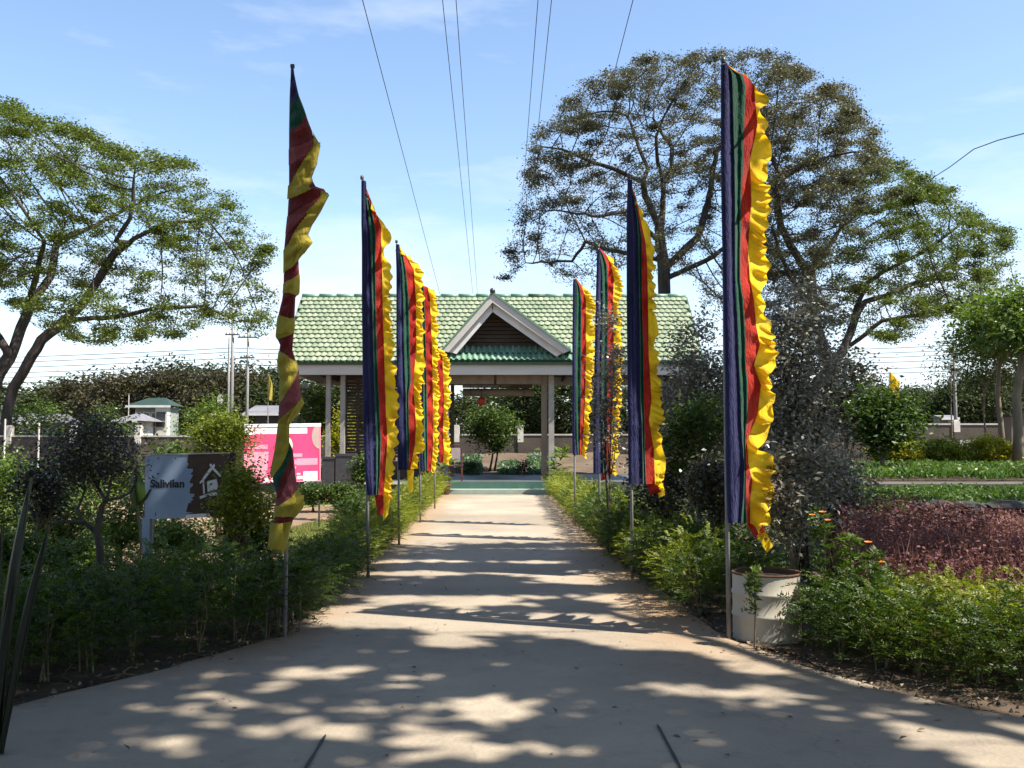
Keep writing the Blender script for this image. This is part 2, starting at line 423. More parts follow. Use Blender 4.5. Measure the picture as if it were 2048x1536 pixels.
# ---------------------------------------------------------------- the ground
def sheet(name, poly, z, m, sub=None, bumpy=0.0):
    mb = MB()
    n = len(poly)
    mb.v = [(x, y, z) for x, y in poly]; mb.f.append(tuple(range(n))); mb.m.append(0)
    o = mb.build(name, m); return tag(o, kind='structure')

sheet('ground', [(-900, -60), (900, -60), (900, 1500), (-900, 1500)], 0.0, M['soil'])

def wobble(pts, amp, n=6, seed=0):
    out = []
    for i in range(len(pts) - 1):
        a, b = Vector((*pts[i], 0)), Vector((*pts[i + 1], 0))
        for k in range(n):
            p = a.lerp(b, k / n)
            d = noise.noise(Vector((p.x * 1.7 + seed, p.y * 1.7, seed))) * amp
            out.append((p.x + d, p.y + d * .5))
    out.append(pts[-1]); return out

EDGE_L = [(-2.12, 29.3), (-2.0, 20), (-1.85, 13), (-1.82, 10), (-1.83, 8.0), (-2.15, 7.35), (-2.5, 6.7), (-2.85, 6.1), (-3.2, 5.4), (-4.6, 4.2), (-6.5, 3.2), (-9, 2.6)]
EDGE_R = [(1.17, 29.3), (1.27, 20), (1.42, 13), (1.55, 10), (1.72, 7.9), (2.06, 6.9), (2.35, 6.25), (2.65, 5.8), (3.0, 5.5), (4.2, 5.0), (6.0, 4.6), (9, 4.4)]
pl = wobble(EDGE_L, .10, 8, 1.0); pr = wobble(EDGE_R, .10, 8, 5.0)
sheet('sandy_verge', [(x - .22 - .1 * math.sin(y * 2), y) for x, y in pl] + [(-9, -8), (9, -8)] + [(x + .12, y) for x, y in reversed(pr)], .004, M['sand'])
mb = MB()
poly = pl + [(-9, -8), (9, -8)] + pr[::-1]
mb.prism([(x, y, .008) for x, y in poly], (0, 0, .028))
path = tag(mb.build('path', M['concrete']), kind='structure')
# saw-cut joints, an earth-filled groove lying on the slab
for (a, b) in (((652, 1468), (606, 1545)), ((1314, 1448), (1366, 1545))):
    p, q = ground_at(*a, .04), ground_at(*b, .04)
    mbj = MB(); n = 14; L_, R_ = [], []
    for i in range(n + 1):
        c = p.lerp(q, i / n); w = .007 + .004 * noise.noise(c * 9) + (.002 if i else -.005)
        L_.append((c.x - w, c.y, .041)); R_.append((c.x + w, c.y, .041))
    mbj.grid([L_, R_])
    mbj.build('joint', M['ink'], path)

def px_sheet(name, pix, z, m):
    return sheet(name, [tuple(ground_at(x, y, z)[:2]) for x, y in pix], z, m)

px_sheet('garden_earth', [(0, 1010), (300, 1000), (560, 1010), (690, 985), (720, 1010), (640, 1080), (560, 1180), (300, 1190), (0, 1230), (-500, 1250), (-500, 1010)], .005, M['redsoil'])
px_sheet('lawn', [(560, 1066), (640, 1042), (700, 1048), (690, 1090), (640, 1160), (560, 1180)], .010, M['lawn'])
px_sheet('garden_path', [(470, 1050), (560, 1030), (640, 1013), (700, 1010), (700, 1026), (640, 1034), (560, 1066), (470, 1110)], .014, M['sand'])
px_sheet('lawn', [(600, 1006), (720, 1003), (720, 1010), (600, 1014)], .018, M['lawn'])

# planted earth strips under the hedges
sheet('hedge_bed', [(x - .12, y) for x, y in wobble(EDGE_L[:9], .18, 8, 3)] + [(x - 1.1, y + .4) for x, y in EDGE_L[:9]][::-1], .012, M['bed'])
sheet('hedge_bed', [(x + .10, y) for x, y in wobble(EDGE_R[:11], .18, 8, 9)] + [(x + 1.5, y + .8) for x, y in EDGE_R[:11]][::-1], .012, M['bed'])

# earth bank behind the pavilion
P = []
for yy in np.linspace(36.2, 43.5, 9):
    row = []
    for xx in np.linspace(-9, 6, 26):
        t = (yy - 36.2) / 7.3
        row.append((xx, yy, .30 + .78 * t + .12 * noise.noise(Vector((xx * .7, yy * .7, 2)))))
    P.append(row)
mb = MB(); mb.grid(P)
mb.grid([[(x, 36.18, -.05) for x in np.linspace(-9, 6, 26)], P[0]])
tag(mb.build('earth_bank', M['soil'], smooth=True), kind='structure')

# stepped garden right of the path
def terrace(name, pix, Ys, z, m):
    """front-left, front-right, back-right, back-left as pixel column at depth"""
    mb = MB(); mb.prism([((px - 1024) / F * Y, Y, -.02) for px, Y in zip(pix, Ys)], (0, 0, z + .02)); return tag(mb.build(name, m), kind='structure')
terrace('raised_bed', (1700, 2500, 2500, 1660), (12, 12, 17, 17), .70, M['bed'])
terrace('garden_walk', (1660, 2500, 2500, 1660), (17.01, 17.01, 18.1, 18.1), .87, M['walk'])
terrace('raised_bed', (1660, 2600, 2600, 1660), (18.11, 18.11, 33, 33), .90, M['bed'])

# ---------------------------------------------------------------- pavilion
YE = 30.5                                   # eave plane
XC = at(985, 700, YE).x
pav = empty('pavilion', (XC, 33.5, 0), 'open-sided garden pavilion with green scalloped tile roof and white gable closing the path', 'pavilion')
eL, eR = at(563, 722, YE), at(1407, 722, YE)
ZE = eL.z
YR = 33.5
ZR = at(985, 594, YR).z
X0, X1 = eL.x, eR.x
slope = Vector((0, YR - YE, ZR - ZE)); SL = slope.length; sd = slope.normalized(); sn = Vector((0, -sd.z, sd.y))
mb = MB()                                   # roof deck, both slopes
for s in (1, -1):
    f = lambda x, k, d: Vector((x, YR - s * (YR - YE) * (1 - k), ZE + (ZR - ZE) * k - d))
    mb.prism([f(X0 + .03, 0, .03), f(X1 - .03, 0, .03), f(X1 - .03, 1, .03), f(X0 + .03, 1, .03)], (0, 0, -.09))
mb.build('roof_deck', M['tile_edge'], pav)
# scalloped tiles
TW, TR = .19, SL / 15.0
def tile_mesh(w, l, me_name):
    mb = MB(); rows = []
    n = 6
    for j in range(n + 1):                  # across
        u = j / n; x = (u - .5) * w * .955
        arch = .026 * math.sin(math.pi * u)
        lip = -.30 * l * math.sin(math.pi * u) ** .8
        rows.append([(x, lip, .050 + arch), (x, l * .45, .026 + arch * .9), (x, l * 1.0, .004 + arch * .6)])
    mb.grid(rows)
    mb.grid([[(r[0][0], r[0][1] - .012, -.004) for r in rows], [r[0] for r in rows]], m=1)
    return mb.mesh(me_name, True)
tme = tile_mesh(TW, TR, 'roof_tile'); tme.materials.append(M['tile']); tme.materials.append(M['tile_edge'])
tilt = math.atan2(ZR - ZE, YR - YE)
spots = []
nc = int((X1 - X0) / TW)
# dormer footprint in roof coordinates
gA, gL, gR = at(985, 586, 30.3), at(887, 697, 30.3), at(1136, 697, 30.3)
def under_dormer(x, z):
    if z > gA.z - .1: return False
    t = (gA.z - z) / (gA.z - gL.z)
    lo, hi = gA.x + (gL.x - gA.x) * t, gA.x + (gR.x - gA.x) * t
    return lo + .12 < x < hi - .12 and z > gL.z + .12
for r_ in range(15):
    for c_ in range(nc + 1):
        x = X0 + .05 + (c_ + (.5 if r_ % 2 else 0)) * TW
        if x > X1 - .04: continue
        p = Vector((x, YE, ZE)) + sd * (r_ * TR)
        if under_dormer(x, p.z): continue
        spots.append((p, r_))
spots.sort(key=lambda t: (t[1], random.random()))
pent = [s for s in spots if s[1] < 2 and gL.x - .05 < s[0].x < gR.x + .1]
rest = [s for s in spots if s not in pent]
LIMIT = 260
for p, r_ in rest[:LIMIT]:
    add_obj('roof_tile', tme, pav, p - Vector((XC, 33.5, 0)), (tilt + random.uniform(-.02, .02), 0, random.uniform(-.012, .012)))
tv = np.array([v.co[:] for v in tme.vertices]); tf = [tuple(q.vertices) for q in tme.polygons]; tm = [q.material_index for q in tme.polygons]
def tiles_joined(name, pts, tl, mats, flip=False):
    mb = MB()
    for p in pts:
        R = Matrix.Rotation(math.pi if flip else 0, 3, 'Z') @ Matrix.Rotation(tl + random.uniform(-.02, .02), 3, 'X')
        n = len(mb.v)
        mb.v += [tuple(p + R @ Vector(v)) for v in tv]; mb.f += [tuple(n + i for i in q) for q in tf]; mb.m += tm
    o = mb.build(name, mats, pav, smooth=True); o['kind'] = 'stuff'; return o
tiles_joined('roof_tiles', [p for p, r_ in rest[LIMIT:]], tilt, [M['tile'], M['tile_edge']])
tiles_joined('back_roof_tiles', [Vector((p.x, 2 * YR - p.y, p.z)) for p, r_ in spots[::1]], tilt, [M['tile'], M['tile_edge']], True)
# curved teal pan tiles of the little skirt roof under the gable
mb = MB(); rows = []
n = 5
for j in range(n + 1):
    u = j / n; x = (u - .5) * .178
    a = .035 * math.sin(2 * math.pi * u)
    rows.append([(x, -.03, .05 + a), (x, .2, .04 + a), (x, .42, .025 + a * .8)])
mb.grid(rows); mb.grid([[(r[0][0], r[0][1] + .01, -.01) for r in rows], [r[0] for r in rows]], m=1)
pme = mb.mesh('skirt_tile', True); pme.materials.append(M['tile_teal']); pme.materials.append(M['tile_edge'])
sk0, sk1 = at(893, 722, YE).x, at(1147, 722, YE).x
k = 0; x = sk0
while x < sk1 and k < 40:
    for rr in range(2):
        add_obj('skirt_tile', pme, pav, Vector((x + .09 * rr, YE - .03, ZE + .035)) + sd * (rr * .34) - Vector((XC, 33.5, 0)), (tilt + random.uniform(-.03, .03), 0, 0))
    x += .185; k += 1
# ridge capping
for i in range(22):
    xa = X0 + (X1 - X0) * i / 22
    mb = MB(); mb.tube([(xa - .02, YR, ZR + .035), (xa + (X1 - X0) / 22, YR, ZR + .03)], [.085, .075], 8)
    mb.build('ridge_tile', M['tile_edge'] if i % 9 == 4 else M['tile_teal'], pav, smooth=True)
# verge boards on the two ends
for x, s in ((X0, -1), (X1, 1)):
    mb = MB()
    for q in (1, -1):
        f = lambda k, d: Vector((x, YR - q * (YR - YE) * (1 - k), ZE + (ZR - ZE) * k - d))
        mb.prism([f(-.02, .0), f(1, .0), f(1, .22), f(-.02, .22)], (s * .05, 0, 0))
    mb.build('verge_board', M['tile_edge'], pav)
    mb = MB()
    mb.prism([(x - s * .3, YE + .25, ZE - .1), (x - s * .3, 2 * YR - YE - .25, ZE - .1), (x - s * .3, YR, ZR - .25)], (s * .05, 0, 0))
    mb.build('end_gable', M['white'], pav)
# fascia beam all round
fz0, fz1 = at(985, 749, YE).z, ZE - .015
fx0, fx1 = at(592, 735, YE).x - .2, at(1419, 735, YE).x
for (a, b, c, d) in ((fx0, fx1, YE + .08, YE + .22), (fx0, fx1, 2 * YR - YE - .22, 2 * YR - YE - .08), (fx0, fx0 + .14, YE + .225, 2 * YR - YE - .225), (fx1 - .14, fx1, YE + .225, 2 * YR - YE - .225)):
    mb = MB(); mb.box(a, b, c, d, fz0, fz1); mb.build('fascia', M['fascia'], pav)
# ceiling and rafters
mb = MB(); mb.box(fx0 + .15, fx1 - .15, YE + .23, 2 * YR - YE - .23, fz1 - .10, fz1 - .05); mb.build('ceiling', M['timber'], pav)
for i in range(17):
    x = fx0 + .5 + i * (fx1 - fx0 - 1) / 16
    mb = MB(); mb.box(x - .04, x + .04, YE + .23, 2 * YR - YE - .23, fz0 + .12, fz1 - .102); mb.build('rafter', M['timber'], pav)
for y_, a, b in ((30.95, 898, 988), (30.95, 993, 1083)):
    p, q = at(a, 752, y_), at(b, 768, y_)
    mb = MB(); mb.box(p.x, q.x, y_, y_ + .14, q.z, fz0 + .1); mb.build('tie_beam', M['timber_pale'], pav)
# gable
GY = 31.0
mb = MB()
for i in range(11):                          # horizontal boards of the recessed triangle
    za = gL.z + .02 + i * (gA.z - .35 - gL.z) / 11; zb = za + (gA.z - .35 - gL.z) / 11 - .025
    def ends(z):
        t = (gA.z - .16 - z) / (gA.z - gL.z)
        return gA.x + (gL.x - gA.x) * t, gA.x + (gR.x - gA.x) * t
    (l0, r0), (l1, r1) = ends(za), ends(zb)
    m1 = MB(); m1.prism([(l0, GY, za), (r0, GY, za), (r1, GY + .0, zb), (l1, GY, zb)], (0, .04, 0))
    m1.build('gable_board', M['timber'], pav)
mb = MB(); mb.prism([(gL.x, GY + .06, gL.z), (gR.x, GY + .06, gR.z), (gA.x, GY + .06, gA.z - .1)], (0, .03, 0)); mb.build('gable_backing', M['timber'], pav)
for side, foot in ((-1, gL), (1, gR)):
    d = (foot - gA).normalized(); up = Vector((-d.z * side, 0, d.x * side)); up = up if up.z > 0 else -up
    A = Vector((gA.x, 30.28, gA.z)); B = Vector((foot.x, 30.28, foot.z)) + d * .1
    mb = MB(); mb.prism([A, B, B - up * .20 - d * .12, A - Vector((0, 0, .30))], (0, .05, 0)); mb.build('barge_board', M['fascia'], pav)
    A2, B2 = A - Vector((0, 0, .302)) + Vector((0, .16, 0)), B - up * .202 - d * .14 + Vector((0, .16, 0))
    mb = MB(); mb.prism([A2 + up * .05, B2 + up * .05, B2 - up * .20 - d * .10, A2 - Vector((0, 0, .27))], (0, .05, 0)); mb.build('inner_barge_board', M['white'], pav)
    mb = MB()                                # dormer roof slab running back into the main roof
    back = 3.1
    mb.prism([A + Vector((0, -.04, .05)), B + Vector((0, -.04, .05)) + d * .03, B + Vector((0, -.04, -.02)) + d * .03, A + Vector((0, -.04, -.02))], (0, back, 0))
    mb.build('gable_roof', M['tile_teal'], pav)
    mb = MB(); mb.prism([A2 + up * .02 + Vector((0, .06, 0)), B2 + up * .02 + Vector((0, .06, 0)), B2 - up * .02 + Vector((0, .06, 0)), A2 - up * .02 + Vector((0, .06, 0))], (0, .55, 0)); mb.build('gable_soffit', M['white'], pav)
mb = MB(); mb.tube([(gA.x, 30.22, gA.z + .07), (gA.x, 33.4, gA.z + .07)], [.085, .085], 8); mb.build('gable_ridge', M['dark_metal'], pav, smooth=True)
# posts
ZF = .385
for i, (px, w, y_, m) in enumerate(((657, 9, 31.0, 'post_paint'), (686, 9, 31.0, 'post_paint'), (1088.5, 12, 31.1, 'timber_pale'), (1102.5, 11, 31.0, 'post_paint'), (893, 10, 31.0, 'post_paint'), (1395, 11, 31.0, 'post_paint'), (610, 9, 36, 'post_paint'), (905, 7, 36, 'timber_pale'), (1090, 8, 36, 'timber_pale'), (1360, 9, 36, 'post_paint'))):
    c = at(px, 800, y_); hw = w / F * y_ / 2
    mb = MB(); mb.box(c.x - hw, c.x + hw, y_ - hw, y_ + hw, ZF - .01, fz0 + .06)
    mb.box(c.x - hw - .02, c.x + hw + .02, y_ - hw - .02, y_ + hw + .02, ZF - .008, ZF + .12)
    mb.build('post', M[m], pav)
# slatted screen
sx0, sx1 = at(692, 800, 31.6).x, at(862, 800, 31.6).x
zt, zb = at(700, 762, 31.6).z, at(700, 915, 31.6).z
for i in range(24):
    z = zb + (zt - zb) * i / 24; h = (zt - zb) / 24
    mb = MB(); mb.prism([(sx0, 31.6, z), (sx1, 31.6, z), (sx1, 31.585, z + h * .74), (sx0, 31.585, z + h * .74)], (0, .022, 0)); mb.build('screen_slat', M['timber'], pav)
for x in np.linspace(sx0, sx1, 8):
    mb = MB(); mb.box(x - .05, x + .05, 31.54, 31.575, zb - .1, fz0 + .1); mb.build('screen_stile', M['timber'], pav)
mb = MB(); mb.box(sx0 - .05, sx1 + .05, 31.53, 31.66, zt + .01, zt + .2); mb.build('screen_rail', M['timber'], pav)
mb = MB(); mb.box(sx0 - .05, sx1 + .05, 31.53, 31.66, ZF, zb - .12); mb.build('screen_panel', M['timber'], pav)
# platform and steps
stx0, stx1 = at(880, 990, 29.4).x, at(1101, 990, 29.4).x
mb = MB(); mb.box(X0 + .9, stx0 + .12, 30.0, 36.9, -.02, ZF); mb.box(stx0 + .12, stx1, 30.0, 36.9, -.02, ZF - .002); mb.box(stx1, X1 - .6, 30.0, 36.9, -.02, ZF); mb.build('floor', M['floor_paint'], pav)
mb = MB(); mb.box(stx0 + .05, stx1, 29.93, 29.998, -.02, ZF + .004); mb.build('step', M['step_paint'], pav)
mb = MB(); mb.box(stx0, stx1 + .02, 29.36, 29.925, -.02, .175); mb.build('step', M['step_pale'], pav)
mb = MB(); mb.box(X0 + .88, stx0 - .02, 29.93, 29.998, ZF - .08, ZF + .005); mb.build('floor_edge', M['fascia'], pav)

# things in and round the pavilion
def blind():
    p, q = at(925, 757, 33.2), at(1065, 795, 33.2)
    t = empty('bamboo_blind', (p.x, 33.2, q.z), 'half-rolled brown bamboo blind hanging across the middle of the pavilion', 'blind')
    zm = at(990, 777, 33.2).z
    n = 9
    for i in range(n):
        z0 = zm + .02 + (p.z - zm) * i / n
        mb = MB(); mb.box(p.x, q.x, 33.2, 33.212, z0, z0 + (p.z - zm) / n - .0015); mb.build('slat', M['blind'], t)
    mb = MB(); mb.tube([(p.x + .02, 33.16, zm - .13), (q.x + .06, 33.16, zm - .14)], .135, 10); mb.build('roll', M['blind_pale'], t, smooth=True)
    for f in (.12, .88):
        x = p.x + (q.x - p.x) * f
        mb = MB(); mb.tube([(x, 33.02, zm - .28), (x, 33.02, zm), (x, 33.17, fz0 + .1)], .008, 4); mb.build('cord', M['ink'], t)
blind()
def lantern():
    c = at(963, 803, 32.4)
    t = empty('hanging_lantern', (c.x, 32.4, c.z), 'small round red lantern hanging under the bamboo blind', 'lantern')
    mb = MB(); mb.lathe([(.02, .13), (.10, .12), (.125, .06), (.13, -.03), (.11, -.10), (.03, -.125)], (c.x, 32.4, c.z), 14); mb.build('shade', M['red_lacquer'], t, smooth=True)
    mb = MB(); mb.lathe([(.0, .16), (.05, .155), (.055, .128), (.0, .12)], (c.x, 32.4, c.z), 10); mb.build('cap', M['chair_wood'], t)
    mb = MB(); mb.tube([(c.x, 32.4, c.z + .15), (c.x, 32.4, fz0 + .12)], .008, 4); mb.build('cord', M['ink'], t)
lantern()
def chair(px, y_, label, rot):
    c = at(px, 962, y_)
    t = empty('dining_chair', (c.x, y_, ZF), label, 'chair')
    def P(mbf, name, m): mbf.build(name, M[m], t)
    for sx in (-.2, .2):
        mb = MB(); mb.tube([(c.x + sx, y_ - .2, ZF), (c.x + sx * .95, y_ - .2, ZF + .46)], [.016, .024], 6); P(mb, 'leg', 'chair_wood')
        mb = MB(); mb.tube([(c.x + sx, y_ + .22, ZF), (c.x + sx * .95, y_ + .18, ZF + .46), (c.x + sx * .95, y_ + .23, ZF + 1.0), (c.x + sx * .7, y_ + .25, ZF + 1.1)], [.018, .024, .022, .018], 6); P(mb, 'leg', 'chair_wood')
    mb = MB(); mb.box(c.x - .23, c.x + .23, y_ - .23, y_ + .2, ZF + .455, ZF + .50); P(mb, 'seat', 'chair_wood')
    mb = MB(); mb.tube([(c.x - .14, y_ + .25, ZF + 1.1), (c.x, y_ + .255, ZF + 1.13), (c.x + .14, y_ + .25, ZF + 1.1)], .022, 6); P(mb, 'top_rail', 'chair_wood')
    mb = MB(); mb.prism([(c.x - .155, y_ + .2, ZF + .6), (c.x + .155, y_ + .2, ZF + .6), (c.x + .15, y_ + .235, ZF + 1.03), (c.x - .15, y_ + .235, ZF + 1.03)], (0, .02, 0)); P(mb, 'back_panel', 'chair_back')
    mb = MB(); mb.box(c.x - .2, c.x + .2, y_ - .21, y_ - .19, ZF + .2, ZF + .23); P(mb, 'stretcher', 'chair_wood')
chair(911, 30.6, 'dark red wooden chair with tall back at the left of the pavilion steps', 0)
for (x0, x1, y0, y1, lab) in ((646, 671, 914, 957, 'dark square planter box beside the pink notice board'), (673, 712, 908, 958, 'larger dark planter box in front of the slatted screen')):
    p, q = at(x0, y1, 29.7), at(x1, y0, 29.7)
    t = empty('planter_box', ((p.x + q.x) / 2, 29.85, 0), lab, 'planter')
    mb = MB(); mb.box(p.x, q.x, 29.5, 29.88, 0, q.z); mb.box(p.x - .02, q.x + .02, 29.48, 29.9, q.z - .06, q.z + .004); mb.build('box', M['dark_metal'], t)
    mb = MB(); mb.box(p.x + .03, q.x - .03, 29.52, 29.86, q.z - .05, q.z + .012); mb.build('soil', M['bed'], t)

# ---------------------------------------------------------------- banner flags
def flag(name_label, Y, top, bottom_pole, rows, seed, tail=None, reach=.55, ruffle=.07, dark=False):
    """rows: y, then the pixel edges pole | blue | green | red | yellow | outer hem"""
    g = at(bottom_pole[0], bottom_pole[1], Y)
    pt, pb = at(top[0], top[1], Y), Vector((g.x, Y, 0))
    root = empty('banner_flag', pb, name_label, 'flag', 'tall striped banner flags lining the path')
    mb = MB(); mid = pb.lerp(pt, .5) + Vector((.015, 0, 0))
    back = Vector((.006, .10, 0)); pb2 = pb + Vector((0, .07, 0)); pt2 = pt + Vector((.002, .045, 0)); mid = pb2.lerp(pt2, .5) + Vector((.0, .035, 0))
    mb.tube([pb2, pb2.lerp(mid, .5), mid, mid.lerp(pt2, .5), pt2 + Vector((0, 0, .03))], [.019, .018, .016, .014, .011], 8)
    pole = mb.build('pole', M['pole'], root, smooth=True)
    mb = MB(); mb.lathe([(0, .05), (.018, .045), (.022, .02), (.018, 0)], pt, 8); mb.build('finial', M['dark_metal'], pole, smooth=True)
    rows = sorted(rows)
    R = np.array(rows, float)
    ys = R[:, 0]
    n = int((ys[-1] - ys[0]) / F * Y / .022)
    yy = np.linspace(ys[0], ys[-1], n)
    E = [np.interp(yy, ys, R[:, k]) for k in range(1, 6)]
    s = Y / F                                           # metres per pixel
    fr = random.Random(int(seed * 77)); z_, brk = yy[0] * s - .2, []
    while z_ < yy[-1] * s + .3:
        L_ = fr.choice((.07, .10, .13, .16, .22, .30)) * fr.uniform(.8, 1.25); brk.append((z_, L_, fr.uniform(.25, 1.5) * (1 if len(brk) % 2 else -1), fr.uniform(-.5, 1))); z_ += L_
    def gather(z):
        for a_, L_, k_, d_ in brk:
            if a_ <= z < a_ + L_:
                q_ = math.sin(math.pi * (z - a_) / L_); return q_ * k_, q_ * d_
        return 0, 0
    names = (('blue_stripe', 'blue_cloth', 5), ('green_stripe', 'green_cloth', 6), ('red_stripe', 'red_cloth', 7), ('yellow_ruffle', 'yellow_cloth', 14))
    base = [0, .22, .40, .58, .80, 1.0]
    for si, (nm, mt, nu) in enumerate(names):
        P = []
        for i, y in enumerate(yy):
            row = []
            zz = y * s
            for j in range(nu + 1):
                u = j / nu; w = base[si] + (base[si + 1] - base[si]) * u
                x = E[si][i] + (E[si + 1][i] - E[si][i]) * u
                q = Vector((w * 2.2, zz * 1.3, seed * 7.1))
                diag = zz * 9 + w * 5 + 2.2 * noise.noise(Vector((zz * .8, w, seed)))
                dep = reach * w * .55 + .04 * w * math.sin(diag) + .05 * w * noise.noise(q)
                dep += .012 * min(1, w * 3) * noise.noise(Vector((w * 7, zz * 9 + w * 6, seed))) + .006 * noise.noise(Vector((w * 16, zz * 24, seed + 2)))
                if si < 2: dep += .018 * math.sin(w * 46 + 1.2 * noise.noise(q * .6))
                dyp = 0
                if si == 3:
                    # gathered hem: long lobes that fold over one another
                    t = zz * 6.0 + 2.4 * noise.noise(Vector((zz * 1.1, seed * 3, 0)))
                    lobe, sagl = gather(zz + .25 * w - .3)
                    sm = math.sin(t * 2 * math.pi * 1.3 + 1.7 * noise.noise(Vector((zz * 2, seed, 4))))
                    dep += ruffle * 1.7 * u ** .7 * (1.1 * lobe + .6 * sm) + .03 * u * noise.noise(Vector((zz * 9, u * 2, seed)))
                    am = .35 + 1.3 * abs(noise.noise(Vector((zz * .9, seed * 2, 7))))
                    lobe *= am; x += u * u * (.034 * lobe + .018 * sm + .034 * noise.noise(Vector((zz * 5, 3, seed)))) / s
                    dyp = u * (.05 + .06 * sagl + .03 * noise.noise(Vector((zz * 4, u, seed + 5)))) / s
                elif si == 2:
                    t = zz * 6.0 + 2.4 * noise.noise(Vector((zz * 1.1, seed * 3, 0)))
                    dep += .03 * u * math.sin(t * 2 * math.pi * .55)
                    if u < 1: x += u * .008 * math.sin(t * 3.1) / s
                row.append(at(x, y + dyp, Y + .012 + dep))
            P.append(row)
        mb = MB(); mb.grid(P)
        mb.build(nm, M[mt], root, smooth=True)
    for nm, mt, pix in (tail or []):
        # loose end: a tapering twisted ribbon
        P = []
        for k in range(9):
            t = k / 8
            (a, b), (c, d) = pix[0], pix[1]
            l = Vector((a[0] + (c[0] - a[0]) * t, a[1] + (c[1] - a[1]) * t)); r_ = Vector((b[0] + (d[0] - b[0]) * t, b[1] + (d[1] - b[1]) * t))
            P.append([at(*(l.lerp(r_, u)), Y + reach * .45 + .05 * math.sin(4 * t + 2 * u)) for u in (0, .33, .67, 1)])
        mb = MB(); mb.grid(P); mb.build(nm, M[mt], root, smooth=True)
    # hem of the blue sleeve round the pole
    P = []
    for y in np.linspace(ys[0] + 2, ys[-1], 30):
        x = float(np.interp(y, ys, R[:, 1])); c = at(x, y, Y); row = []
        for k in range(9):
            a = math.pi * (1.25 - 1.5 * k / 8 - .5)
            row.append(Vector((c.x + .028, Y + .01, c.z)) + Vector((-.032 * math.cos(a), -.034 * math.sin(a) * 1, 0)))
        P.append(row)
    mb = MB(); mb.grid(P); mb.build('pole_sleeve', M['blue_cloth'], root, smooth=True)
    return root

flag('large striped banner flag standing beside the white drum planter, nearest on the right', 7.84, (1447, 126), (1462, 1288), [
    (128, 1443, 1452, 1453, 1454, 1455), (142, 1443, 1462, 1468, 1472, 1476), (150, 1443, 1464, 1486, 1492, 1498), (170, 1443, 1465, 1491, 1508, 1530), (250, 1443, 1467, 1489, 1515, 1532), (320, 1443, 1469, 1487, 1500, 1540),
    (400, 1444, 1470, 1483, 1503, 1535), (500, 1446, 1470, 1481, 1496, 1533), (560, 1447, 1470, 1481, 1500, 1530), (600, 1448, 1472, 1487, 1508, 1530),
    (650, 1449, 1475, 1490, 1512, 1543), (690, 1450, 1476, 1492, 1520, 1553), (730, 1451, 1478, 1492, 1508, 1540), (770, 1452, 1480, 1496, 1522, 1550),
    (830, 1452, 1482, 1495, 1515, 1545), (880, 1453, 1484, 1491, 1494, 1528), (930, 1453, 1488, 1492, 1497, 1543), (960, 1454, 1488, 1492, 1505, 1550), (1000, 1455, 1486, 1492, 1500, 1538), (1046, 1457, 1482, 1494, 1500, 1524)],
    1.0, [('loose_red_end', 'red_cloth', (((1490, 1040), (1524, 1044)), ((1508, 1074), (1530, 1064)))), ('loose_yellow_end', 'yellow_cloth', (((1508, 1064), (1528, 1056)), ((1534, 1106), (1546, 1092))))], reach=.5, ruffle=.085)
flag('striped banner flag second from the front on the right, before the silvery shrubs', 11.24, (1258, 356), (1266, 1108), [
    (358, 1256, 1258, 1258.5, 1259, 1260), (400, 1255, 1268, 1271, 1273, 1277), (415, 1254, 1270, 1274, 1277, 1286), (440, 1254, 1274, 1278, 1281, 1290), (480, 1254, 1276, 1284, 1290, 1305), (520, 1254, 1276, 1284, 1294, 1308), (600, 1254, 1278, 1284, 1296, 1310), (700, 1255, 1279, 1287, 1297, 1315),
    (800, 1256, 1280, 1288, 1303, 1324), (840, 1257, 1283, 1289, 1298, 1322), (900, 1257, 1285, 1290, 1308, 1328), (968, 1258, 1286, 1293, 1310, 1326)], 2.0, [('loose_red_end', 'red_cloth', (((1292, 962), (1312, 966)), ((1300, 990), (1322, 984)))), ('loose_yellow_end', 'yellow_cloth', (((1311, 962), (1326, 966)), ((1318, 996), (1330, 990))))], reach=.5)
flag('striped banner flag third on the right, half hidden by the slim grey-leaved shrub', 15.3, (1197, 496), (1200, 1086), [
    (497, 1195, 1197, 1199, 1200, 1202), (510, 1194, 1200, 1207, 1213, 1222), (530, 1194, 1203, 1214, 1223, 1238), (560, 1193, 1204, 1215, 1228, 1244), (600, 1192, 1204, 1216, 1226, 1240), (700, 1190, 1203, 1216, 1228, 1245), (800, 1188, 1203, 1214, 1226, 1242), (900, 1187, 1204, 1212, 1222, 1236), (946, 1187, 1206, 1212, 1222, 1232)],
    3.0, [('loose_red_end', 'red_cloth', (((1205, 940), (1222, 942)), ((1202, 962), (1212, 958))))])
flag('farthest striped banner flag on the right, just before the pavilion eave', 18.1, (1149, 556), (1150, 1056), [
    (557, 1147, 1149, 1151, 1152, 1154), (566, 1146, 1151, 1156, 1160, 1166), (576, 1146, 1152, 1160, 1165, 1178), (600, 1146, 1152, 1163, 1172, 1190), (700, 1145, 1151, 1163, 1172, 1188), (800, 1145, 1150, 1162, 1170, 1182), (880, 1145, 1152, 1160, 1166, 1178), (910, 1146, 1155, 1160, 1163, 1172)], 4.0)
